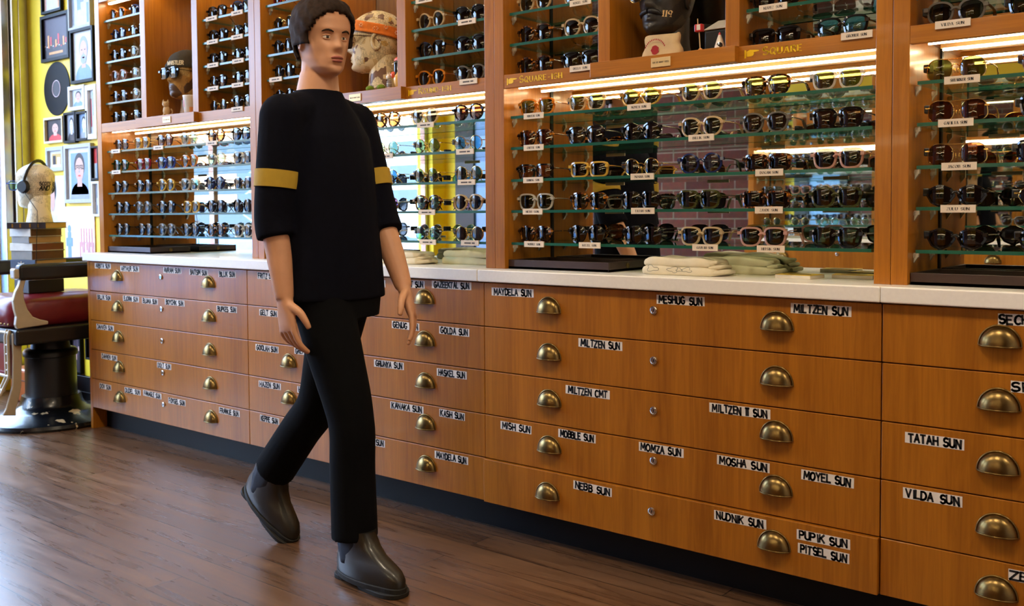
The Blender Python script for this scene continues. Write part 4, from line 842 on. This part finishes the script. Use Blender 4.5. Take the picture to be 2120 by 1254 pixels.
# ------------------------------------------------------------------ pictures on the yellow wall
for k, c in {'pic_dark': (46, 36, 40), 'pic_night': (70, 56, 70), 'pic_pale': (206, 214, 226), 'pic_grey': (150, 156, 168), 'pic_skin': (206, 164, 148), 'pic_blue': (120, 150, 190), 'pic_red': (204, 60, 60), 'pic_orange': (222, 150, 84), 'pic_pink': (240, 214, 220), 'pic_white': (214, 214, 216), 'pic_hair': (40, 34, 36), 'pic_gold': (196, 160, 90),
   'frame_black': (20, 20, 22), 'frame_silver': (176, 176, 178), 'frame_white': (214, 212, 206), 'frame_champagne': (206, 196, 160), 'vinyl_black': (16, 16, 18)}.items(): plain(k, c, .45, spec=.25)
YW = YB
plain('vinyl_black', (5, 5, 6), .45, spec=.06); plain('frame_black', (13, 13, 14), .45, spec=.1)
def picture(label, fr, bg, x0, y0, x1_, y1, scene, bw=.016, mat=None, name='picture_frame', cat='picture', depth=.022):
    """x0, y0 top left and x1, y1 bottom right as the photo shows them, carried onto the wall"""
    a = at(x0, (y0+y1)/2, 'y', YW-depth).x; b = at(x1_, (y0+y1)/2, 'y', YW-depth).x; xm = (x0+x1_)/2
    zt, zb_ = at(xm, y0, 'y', YW-depth).z, at(xm, y1, 'y', YW-depth).z; w, h = b-a, zt-zb_
    t = thing(name, label, cat, ((a+b)/2, YW-.0005, (zt+zb_)/2), group='pictures on the yellow wall')
    if bw:
        mb = MB()
        o_ = [(-w/2, -h/2), (w/2, -h/2), (w/2, h/2), (-w/2, h/2)]; i_ = [(-w/2+bw, -h/2+bw), (w/2-bw, -h/2+bw), (w/2-bw, h/2-bw), (-w/2+bw, h/2-bw)]
        mb.loft([[(p[0], 0, p[1]) for p in o_], [(p[0], -depth, p[1]) for p in o_], [(p[0], -depth, p[1]) for p in i_], [(p[0], -.004, p[1]) for p in i_]], caps=False); mb.build('frame', fr, t, bevel=.0015)
    f = -.006; W2, H2 = w/2-bw*.9, h/2-bw*.9
    mb = MB().box(-W2, W2, f, -.001, -H2, H2, 0); mats = [bg]
    def R(u0, u1, v0, v1, m, lv=1):
        if m not in mats: mats.append(m)
        y = f-.0004*lv; mb.add([(u0*W2, y, v0*H2), (u1*W2, y, v0*H2), (u1*W2, y, v1*H2), (u0*W2, y, v1*H2)], [(0, 1, 2, 3)], mats.index(m))
    def E(cu_, cv, ru, rv, m, lv=1):
        if m not in mats: mats.append(m)
        y = f-.0004*lv; cl = lambda v: max(-1, min(1, v)); mb.add([(W2*cl(cu_+ru*math.cos(2*PI*i/24)), y, H2*cl(cv+rv*math.sin(2*PI*i/24))) for i in range(24)], [tuple(range(24))], mats.index(m))
    if mat: R(-1, 1, -1, 1, mat, .5)
    scene(R, E); mb.build('print', mats, t); return t
def portrait(skin, hair, top, beard=False, specs=False, hh=.1):
    def f(R, E):
        E(0, -.95, .8, .62, top, 1); R(-.2, .2, -.5, 0, skin, 2); E(0, .3, .44, .5, hair, 2.5); E(0, .16, .36, .46, skin, 3)
        for s in (-1, 1): E(s*.15, .24, .05, .025, 'pic_hair', 4)
        E(0, .08, .05, .05, 'pic_grey', 4); E(0, -.08, .12, .03, 'pic_red', 4)
        if beard: E(0, -.14, .28, .2, hair, 3.4); E(0, -.08, .12, .03, 'pic_red', 4)
        if specs:
            for s in (-1, 1): R(s*.28-.12, s*.28+.0 if s < 0 else s*.28+.12, .17, .20, 'pic_hair', 5); R(s*.16-.12, s*.16+.12, .30, .33, 'pic_hair', 5); R(s*.16-.13, s*.16-.10, .17, .33, 'pic_hair', 5); R(s*.16+.10, s*.16+.13, .17, .33, 'pic_hair', 5)
    return f
def city(R, E):
    R(-1, 1, -1, -.1, 'pic_dark'); 
    for i in range(9): R(-.9+.2*i, -.78+.2*i, -.55+.1*(i % 3), -.1+.35*((i*7) % 4)/4, ('pic_night', 'pic_orange', 'pic_red')[i % 3], 2)
    for i in range(12): E(-.9+.16*i, -.35-.05*(i % 3), .05, .03, ('pic_orange', 'pic_white', 'pic_red')[i % 3], 3)
    R(-.6, .5, -.8, -.68, 'pic_orange', 3)
def abstract(*ms):
    def f(R, E):
        for i, m in enumerate(ms*3): R(-.95+.3*(i % 6), -.7+.33*(i % 6), -.9+.25*(i % 5), -.2+.27*((i*3) % 5), m, 1+i*.2)
    return f
picture('black framed picture cut by the top edge, above the city night picture', 'frame_black', 'pic_pale', 83, -60, 124, 26, abstract('pic_skin', 'pic_pale', 'pic_orange'))
picture('tall silver framed pale picture at the top of the yellow wall', 'frame_silver', 'pic_pale', 139, -70, 185, 59, abstract('pic_grey', 'pic_pale', 'pic_blue'), .014)
picture('black framed city night picture above the vinyl record', 'frame_black', 'pic_night', 83, 27, 141, 125, city, .02)
picture('tall black framed portrait of a bearded man, right of the record', 'frame_black', 'pic_white', 144, 57, 192, 171, portrait('pic_skin', 'pic_grey', 'pic_blue', True), .018)
picture('small white framed pale portrait below the bearded man', 'frame_white', 'pic_pale', 140, 177, 174, 228, portrait('pic_skin', 'pic_hair', 'pic_blue'), .022)
picture('white framed picture half hidden by the cabinet, right of the small white frame', 'frame_white', 'pic_pale', 176, 175, 199, 288, abstract('pic_blue', 'pic_red', 'pic_pale'), .03)
picture('champagne framed dark picture below the vinyl record', 'frame_champagne', 'pic_dark', 90, 242, 129, 296, portrait('pic_skin', 'pic_hair', 'pic_red'), .014, mat='pic_dark')
picture('left of two slim black framed portraits under the small white frame', 'frame_black', 'pic_grey', 131, 232, 155, 296, portrait('pic_pale', 'pic_hair', 'pic_dark'), .014)
picture('right of two slim black framed portraits under the small white frame', 'frame_black', 'pic_blue', 156, 230, 181, 291, portrait('pic_pale', 'pic_hair', 'pic_grey'), .014)
picture('square grey framed golden picture above the headphones head', 'frame_silver', 'pic_white', 94, 304, 130, 354, lambda R, E: (R(-.62, .62, -.62, .62, 'pic_gold', 1), R(-.5, -.1, -.6, .4, 'pic_dark', 2), R(.1, .5, -.6, .2, 'pic_white', 2)), .022)
picture('big silver framed portrait of a face with drawn spectacles', 'frame_silver', 'pic_white', 132, 298, 188, 420, lambda R, E: (R(-.72, .72, -.8, .8, 'pic_blue', 1), portrait('pic_skin', 'pic_hair', 'pic_grey', False, True)(R, E)), .022)
picture('slim black framed colourful picture touching the cabinet edge', 'frame_black', 'pic_pale', 187, 302, 203, 373, lambda R, E: (R(-1, .2, 0, 1, 'pic_red', 1), R(-.2, 1, -1, 0, 'pic_blue', 2)), .012)
picture('unframed poster of a dark-haired woman behind the headphones head', None, 'pic_white', 103, 364, 134, 466, lambda R, E: (E(-.5, .45, .42, .5, 'pic_hair', 1), E(-.62, .05, .34, .5, 'pic_skin', 2), R(-.9, 0, -.95, -.6, 'pic_pale', 1)), 0, name='poster', cat='poster', depth=.007)
picture('white framed narrow picture below the colourful slim frame', 'frame_white', 'pic_grey', 189, 375, 205, 448, abstract('pic_white', 'pic_grey'), .014)
def drips(R, E):
    R(-.85, -.6, -1, .2, 'pic_blue', 1); E(-.72, .3, .12, .12, 'pic_blue', 1.8); R(-.95, -.5, -.25, .02, 'pic_blue', 2.6)
    for i in range(11): R(.0+.09*i, .035+.09*i, -.8+.11*(i*5 % 7), -.1+.14*(i*3 % 6), 'pic_red', 2)
picture('large pale pink poster with red drips behind the barber chair', None, 'pic_pink', 136, 427, 196, 560, drips, 0, name='poster', cat='poster', depth=.007)
picture('black framed dark picture low on the wall, beside the cabinet side', 'frame_black', 'pic_dark', 176, 690, 206, 746, abstract('pic_night', 'pic_blue'), .012)
picture('black framed purple picture low behind the chair pedestal', 'frame_black', 'pic_dark', 143, 688, 166, 772, abstract('pic_skin', 'pic_night'), .012)
p = at(116.5, 183.5, 'y', YW-.006); vr = thing('vinyl_record', 'black vinyl record with a pale label hung on the yellow wall', 'record', (p.x, YW-.001, p.z), group=None)
rx = MB().lathe([(.003, -.0), (.160, 0), (.160, .003), (.155, .004)]+[(.154-.0085*i, .0040-.0004*(i % 2)) for i in range(12)]+[(.054, .004), (.003, .004)], 48, mtx=Matrix.Rotation(PI/2, 4, 'X')); rx.build('disc', 'vinyl_black', vr, smooth=30)
MB().lathe([(.003, .004), (.052, .004), (.052, .0046), (.003, .0046)], 32, mtx=Matrix.Rotation(PI/2, 4, 'X')).build('paper_label', 'pic_dark', vr); MB().tube([(.049*math.cos(2*PI*i/32), -.0048, .049*math.sin(2*PI*i/32)) for i in range(32)], .0022, 6, closed=True).build('label_ring', 'pic_pink', vr)

# ------------------------------------------------------------------ the walking person
plain('skin', (206, 152, 116), .5, var=.05, vs=25); plain('hair_brown', (40, 26, 18), .8, spec=.2, var=.3, vs=90, bump=.3); plain('navy_cotton', (11, 12, 22), .95, spec=.1, var=.15, vs=60, bump=.1); plain('black_denim', (9, 10, 13), .95, spec=.12, var=.15, vs=80, bump=.1)
plain('stripe_yellow', (178, 146, 40), .8); plain('boot_leather', (33, 31, 26), .36, coat=.15, var=.15, vs=30, bump=.08); plain('boot_sole', (26, 25, 22), .7); plain('elastic_navy', (24, 30, 46), .8); plain('eye_white', (232, 228, 220), .2); plain('iris_brown', (52, 34, 22), .2); plain('lip', (168, 92, 80), .45)
V = Vector
pr = thing('person', 'person in navy t-shirt, black trousers and dark boots striding past the drawers', 'person', (2.5, -.52, 0))
PO = V((2.5, -.52, 0)); loc_ = lambda p: tuple(V(p)-PO)
def ell(c, ry, rx, n=28, e=2.3): return [loc_((c[0]+rx*math.copysign(abs(math.cos(q))**(2/e), math.cos(q)), c[1]+ry*math.copysign(abs(math.sin(q))**(2/e), math.sin(q)), c[2])) for q in [2*PI*i/n for i in range(n)]]
def smooth_path(P, R_, k=5):
    P = [V(p) for p in P]; out, rr = [], []
    for i in range(len(P)-1):
        p0, p1, p2, p3 = P[max(i-1, 0)], P[i], P[i+1], P[min(i+2, len(P)-1)]
        for j in range(k):
            t = j/k; out.append(.5*((2*p1)+(p2-p0)*t+(2*p0-5*p1+4*p2-p3)*t*t+(3*p1-p0-3*p2+p3)*t**3)); rr.append(R_[i]+(R_[i+1]-R_[i])*t)
    return [tuple(p) for p in out]+[tuple(P[-1])], rr+[R_[-1]]
def limb(mb, P, R_, seg=16, flat=1.):
    p, r = smooth_path([loc_(q) for q in P], R_); mb.tube(p, r, seg, flat=flat)
def hand(mb, wrist, d, nrm, curl, thumb):
    d = V(d).normalized(); nrm = V(nrm); nrm = (nrm-d*nrm.dot(d)).normalized(); s = d.cross(nrm)*thumb; w = V(wrist)
    rg = []
    for t, a, b in ((0, .027, .021), (.02, .030, .020), (.05, .039, .0165), (.08, .041, .0145), (.098, .037, .012)):
        rg.append([loc_(w+d*t+s*(a*math.copysign(abs(math.cos(q))**.7, math.cos(q)))+nrm*(b*math.sin(q))) for q in [2*PI*i/20 for i in range(20)]])
    mb.loft(rg)
    for k, (off_, ln) in enumerate(((.031, .078), (.0105, .088), (-.0105, .082), (-.0305, .064))):
        p = w+d*.085+s*off_; pts = [p]; dirn = (d+s*off_*1.6).normalized(); cu_ = curl*(1+.25*k)
        p = p+dirn*.016; pts.append(p)
        for f in (.42, .32, .26):
            dirn = (dirn*math.cos(cu_)+nrm*math.sin(cu_)).normalized(); p = p+dirn*ln*f; pts.append(p)
        limb(mb, pts, [.0092, .0092, .0086, .0078, .0062], 10)
    th0 = w+d*.022+s*.022; t1 = th0+(d*.55+s*.75+nrm*.25).normalized()*.040; t2 = t1+(d*.85+s*.35+nrm*.3).normalized()*.032; t3 = t2+(d*.95+s*.1+nrm*.35).normalized()*.024
    limb(mb, [th0, t1, t2, t3], [.0145, .0125, .0105, .0075], 10)
SHF, ELF, WRF = (2.432, -.360, 1.385), (2.515, -.340, 1.095), (2.632, -.35, .865)
SHN, ELN, WRN = (2.468, -.682, 1.385), (2.462, -.712, 1.090), (2.505, -.712, .850)
HPN, KNN, ANN = (2.505, -.585, .88), (2.620, -.565, .485), (2.625, -.560, .10)
HPF, KNF, ANF = (2.480, -.455, .88), (2.350, -.462, .490), (2.105, -.466, .215)
FB = MB()
FB.loft([ell((2.492, -.52, .80), .12, .09), ell((2.492, -.52, .90), .155, .105), ell((2.482, -.52, 1.05), .135, .095), ell((2.46, -.52, 1.22), .15, .105), ell((2.447, -.522, 1.33), .155, .10), ell((2.442, -.524, 1.40), .12, .08), ell((2.44, -.525, 1.45), .07, .06), ell((2.45, -.525, 1.53), .055, .055)])
for P3 in ((SHF, ELF, WRF), (SHN, ELN, WRN)):
    m_ = (V(P3[1])*.45+V(P3[2])*.55); limb(FB, [P3[0], (V(P3[0])+V(P3[1]))/2, P3[1], m_, P3[2]], [.052, .047, .041, .037, .0265])
limb(FB, [(2.44, -.48, 1.415), SHF], [.055, .05]); limb(FB, [(2.45, -.57, 1.415), SHN], [.055, .05])
for q in (SHF, SHN): FB.ball(loc_(q), .053)
for P3 in ((HPN, KNN, ANN), (HPF, KNF, ANF)): limb(FB, [P3[0], (V(P3[0])*.5+V(P3[1])*.5), P3[1], (V(P3[1])*.6+V(P3[2])*.4), P3[2]], [.085, .075, .055, .052, .038])
limb(FB, [ANN, (2.66, -.562, .065), (2.76, -.565, .05)], [.036, .035, .03]); limb(FB, [ANF, (2.10, -.465, .15), (2.15, -.465, .075)], [.036, .033, .026])
hand(FB, WRF, (.42, -.02, -1), (-.75, -.55, 0), .20, -1)
hand(FB, WRN, (.12, .02, -1), (.1, 1, 0), .34, 1)
HM = Matrix.Translation(loc_((2.462, -.525, 1.515))) @ Matrix.Rotation(math.radians(-12), 4, 'Z') @ Matrix.Rotation(.06, 4, 'Y')
headmesh(FB, neck=None, mtx=HM); FB.tube([loc_((2.445, -.525, 1.44)), loc_((2.452, -.525, 1.52)), loc_((2.456, -.525, 1.58))], [.062, .056, .055], 20)
body = FB.build('body', 'skin', pr, smooth=180)
def remesh(o, v, it=6):
    m = o.modifiers.new('r', 'REMESH'); m.mode = 'VOXEL'; m.voxel_size = v; m.use_smooth_shade = True
    m = o.modifiers.new('s', 'SMOOTH'); m.iterations = it; m.factor = .5
remesh(body, .0036, 4)
def onhead(ph, z, g=0.): return HM @ V(headpt(ph, z, g))
for s in (1, -1):
    HR = HM @ Matrix.Translation(headpt(s*.37, .1135, .0022)) @ Matrix.Rotation(s*.30, 4, 'Z')
    e_ = MB().ball((0, 0, 0), (.0062, .0142, .0066), 0, 24, 14, HR).build('eye', 'eye_white', pr, smooth=180)
    MB().ball((.0042, -s*.0012, .0002), (.0026, .0056, .0056), 0, 20, 10, HR).build('iris', 'iris_brown', e_, smooth=180)
    lid = MB()
    for sg, rad in ((1, .0026), (-1, .0016)): lid.tube([HR @ V((.0058*math.cos(q*.9), .0150*math.sin(q), sg*.0062*math.cos(q))) for q in [-1.5+3*i/10 for i in range(11)]], rad, 8)
    lid.build('eyelids', 'skin', e_, smooth=180)
    br = MB(); br.tube([onhead(s*a, z, .0008) for a, z in ((.15, .1285), (.24, .1315), (.34, .1335), (.44, .1330), (.54, .1305), (.60, .1280))], [.0018, .0028, .003, .0028, .002, .001], 8); br.build('eyebrow', 'hair_brown', pr, smooth=180)
mb = MB(); mb.tube([onhead(a, .0535+.0015*math.cos(a*9), .0005) for a in (-.28, -.14, 0, .14, .28)], [.0015, .004, .004, .004, .0015], 8); mb.tube([onhead(a, .0440, .0005) for a in (-.24, -.12, 0, .12, .24)], [.0015, .0042, .005, .0042, .0015], 8); mb.build('lips', 'lip', pr, smooth=60)
mb = MB(); NPH, NZH = 64, 26; vs = []; fs = []
for i in range(NZH+1):
    for j in range(NPH):
        ph = 2*PI*j/NPH; z = .05+(.232-.05)*i/NZH; g = .013+.0022*math.sin(j*1.3+i*.7)+.0015*math.sin(j*2.1-i*.4)
        vs.append(tuple(HM @ V(headpt(ph, z, g if i < NZH else g*1.2, 0))))
for i in range(NZH):
    for j in range(NPH):
        ph = (2*PI*(j+.5)/NPH+PI) % (2*PI)-PI; z = .05+(.232-.05)*(i+.5)/NZH; a = abs(ph)
        lim = 1.15 if z < .125 else (1.15-(z-.125)*9 if z < .175 else .7-(z-.175)*30)
        if z < .09 and a < 1.95: continue
        if a < lim and z < .20: continue
        fs.append((i*NPH+j, i*NPH+(j+1) % NPH, (i+1)*NPH+(j+1) % NPH, (i+1)*NPH+j))
fs.append(tuple(NZH*NPH+j for j in range(NPH))); mb.add(vs, fs); hr = mb.build('hair', 'hair_brown', pr, smooth=180); m = hr.modifiers.new('s', 'SOLIDIFY'); m.thickness = .012; m.offset = -1
TB = MB()
TB.loft([ell((2.495, -.52, .835), .178, .122), ell((2.49, -.52, .95), .172, .120), ell((2.478, -.52, 1.10), .165, .117), ell((2.46, -.52, 1.23), .168, .120), ell((2.447, -.522, 1.33), .168, .113), ell((2.442, -.524, 1.40), .130, .094), ell((2.44, -.525, 1.452), .086, .076), ell((2.443, -.525, 1.474), .072, .068)])
for P3 in ((SHF, ELF, WRF), (SHN, ELN, WRN)):
    e2 = V(P3[1])*.74+V(P3[2])*.26; limb(TB, [P3[0], (V(P3[0])+V(P3[1]))/2, P3[1], e2], [.066, .064, .058, .058], 20)
limb(TB, [(2.44, -.48, 1.405), SHF], [.068, .062]); limb(TB, [(2.45, -.57, 1.405), SHN], [.068, .062])
for q in (SHF, SHN): TB.ball(loc_(q), .0665)
sh = TB.build('t_shirt', 'navy_cotton', pr); remesh(sh, .006, 5)
for P3 in ((SHF, ELF), (SHN, ELN)):
    a, b = V(P3[0]), V(P3[1]); q0, q1 = a*.45+b*.55, a*.28+b*.72; MB().tube([loc_(q0), loc_(q0*.5+q1*.5), loc_(q1)], [.0672, .0668, .0655], 24).build('sleeve_stripe', 'stripe_yellow', sh, smooth=50)
PB = MB(); PB.loft([ell((2.495, -.52, .78), .15, .115), ell((2.494, -.52, .88), .166, .116), ell((2.49, -.52, .98), .158, .108)])
for P3, q in ((((HPN, KNN, ANN)), .93), ((HPF, KNF, ANF), .95)):
    hem = V(P3[1])*(1-q)+V(P3[2])*q; limb(PB, [P3[0], (V(P3[0])+V(P3[1]))/2, P3[1], (V(P3[1])*.6+V(P3[2])*.4), hem], [.095, .084, .069, .068, .070], 22)
tr_ = PB.build('trousers', 'black_denim', pr); remesh(tr_, .006, 5)
def boot(mtx):
    L = [(.026, -.002, .290, .050), (.045, -.004, .291, .0515), (.065, -.003, .276, .0495), (.080, .0, .246, .0455), (.096, .003, .208, .042), (.118, .006, .172, .039), (.145, .008, .152, .0395), (.158, .010, .150, .040)]
    def row(z, xh, xt, w, g=0., n=36):
        r = []
        for i in range(n):
            q = 2*PI*i/n; c, s = math.cos(q), math.sin(q); u = (math.copysign(abs(c)**.72, c)+1)/2; x = xh-g+(xt-xh+2*g)*u
            ln = xt-xh; ww = w*(1 if ln < .2 else (.80+.24*math.sin(PI*min(1, u*1.25))*(1 if u < .8 else 1))) if ln > .2 else w
            r.append(mtx @ V((x, (ww+g)*math.copysign(abs(s)**.8, s), z)))
        return r
    up_ = MB().loft([row(*l) for l in L]).build('boot', 'boot_leather', pr, smooth=70)
    mb = MB().loft([row(.012, .0, .292, .0505, .003), row(.028, .0, .292, .0505, .004)]); mb.loft([row(0, .0, .078, .040, .002, 24), row(.014, .0, .082, .041, .002, 24)]); mb.loft([row(.0, .108, .292, .0475, .002), row(.014, .104, .294, .0485, .002)])
    mb.build('sole', 'boot_sole', up_, bevel=.002)
    for s in (1, -1):
        mb = MB(); vs = []
        for i in range(9):
            z = .062+.09*i/8; l = next((a, b) for a, b in zip(L, L[1:]) if z <= b[0]); t = (z-l[0][0])/(l[1][0]-l[0][0]); w = l[0][3]+(l[1][3]-l[0][3])*t; xm = .074; hw = .014+.024*min(1, i/4)
            vs += [mtx @ V((xm+hw*k, s*(w*(1.03-.10*abs(k))+.0012)*(1.0 if z > .09 else .97), z)) for k in (-1, -.5, 0, .5, 1)]
        mb.add(vs, [(i*5+j, i*5+j+1, (i+1)*5+j+1, (i+1)*5+j) for i in range(8) for j in range(4)]); o = mb.build('elastic_panel', 'elastic_navy', up_, smooth=60); m = o.modifiers.new('s', 'SOLIDIFY'); m.thickness = .002; m.offset = 0
    return up_
boot(Matrix.Translation(loc_((2.555, -.553, .0))) @ Matrix.Rotation(math.radians(-5), 4, 'Z'))
boot(Matrix.Translation(loc_((2.180, -.464, .0))) @ Matrix.Rotation(math.radians(32), 4, 'Y') @ Matrix.Translation((-.262, 0, 0)))

# ------------------------------------------------------------------ the opposite side of the shop, which the mirrors show
OY = -3.2
for i, X in enumerate((1.75+W, 1.75+2*W)):
    nm = ('nearer the brick wall', 'farther from the brick wall')[i]
    drawer_unit('cherry drawer cabinet on the opposite side, seen in the mirrors, '+nm, (X, OY, 0), PI, [(1, 'TATAH SUN', .50, .66, .69), (1, 'TIJUMA SUN', .96, 1.12, .69)] if i == 0 else [], group='cherry drawer cabinets opposite')
    tag(MB().box(.001, W-.001, -.022, .335, ZT+.004, .905).build('worktop', 'quartz_top', bevel=.004), 'white worktop on the opposite side, seen in the mirrors, '+nm, 'worktop', 'worktops opposite'); o = bpy.data.objects['worktop.%03d' % (3+i)]; o.location = (X, OY, 0); o.rotation_euler = (0, 0, PI)
    hutch('cherry display hutch on the opposite side, seen in the mirrors, '+nm, (X, OY), PI, (2, 2), group='cherry display hutches opposite')
    for k, z in enumerate(SZ):
        glass_shelf(.056, W-.056, z, '%s glass shelf on the opposite side, %s' % (LOW[k], nm), (X, OY), PI, 'glass shelves opposite')
        for j in range(6):
            if i == 0 or j % 2 == 0:
                q = LOWER[(k+i) % 3][(k+2) % 5].split()[j]
                glasses(sp(q), X-CEN[j], OY-.10, z, '', False, PI+random.uniform(-.05, .05), 'sunglasses on the opposite side', label='sunglasses on the opposite shelves, seen only in the mirrors')

# ------------------------------------------------------------------ outside the shop window
plain('pavement', (196, 188, 178), .9, var=.08, vs=3); plain('facade_peach', (232, 176, 128), .9, var=.06, vs=2); plain('car_red', (190, 30, 30), .25, coat=.6); plain('car_blue', (110, 160, 214), .25, coat=.6); plain('car_white', (232, 234, 238), .25, coat=.6); plain('tyre', (22, 22, 24), .8); plain('car_glass', (40, 54, 66), .08, coat=.5)
struct(MB().box(-24, XL-.2, -22, 22, -.3, -.12).build('ground', 'pavement'))
fa = struct(MB().box(-12, -11, -20, 20, -.12, 3.2).build('wall_street', 'facade_peach'))
for i in range(9):
    for z in (.9,): MB().box(-11.02, -10.98, -17.6+4*i, -16+4*i, z, z+1.9).build('facade_window', 'car_glass', fa, bevel=.01)
def car(label, paint, x, y):
    t = thing('parked_car', label, 'car', (x, y, -.12), 0, 'cars parked in the street')
    prof = [(-2.1, .32), (-2.15, .62), (-1.95, .80), (-1.1, .92), (-.45, 1.38), (.75, 1.42), (1.35, .98), (2.05, .90), (2.15, .55), (2.1, .32)]
    MB().loft([[(sx*(.84 if abs(z) < 1 else .66), yy, z) for yy, z in prof] for sx in (-1, 1)]).build('car_body', paint, t, bevel=.06, seg=3)
    for sx in (-1, 1):
        MB().add([(sx*.80, yy, z) for yy, z in ((-.95, .95), (-.42, 1.32), (.70, 1.34), (1.2, 1.0))], [(0, 1, 2, 3)]).build('side_window', 'car_glass', t).modifiers.new('s', 'SOLIDIFY').thickness = .02
        for yy in (-1.35, 1.35): MB().lathe([(.01, -.1), (.26, -.1), (.31, -.06), (.31, .06), (.26, .1), (.01, .1)], 24, mtx=Matrix.Translation((sx*.76, yy, .31)) @ Matrix.Rotation(PI/2, 4, 'Y')).build('wheel', 'tyre', t, smooth=40)
    return t
car('red car parked in the street, left edge of the picture', 'car_red', -6.2, 3.1); car('light blue car parked in the street, seen through the shop window', 'car_blue', -6.0, -3.4); car('white car parked in the street, farthest along the shop window', 'car_white', -6.0, -9.0)
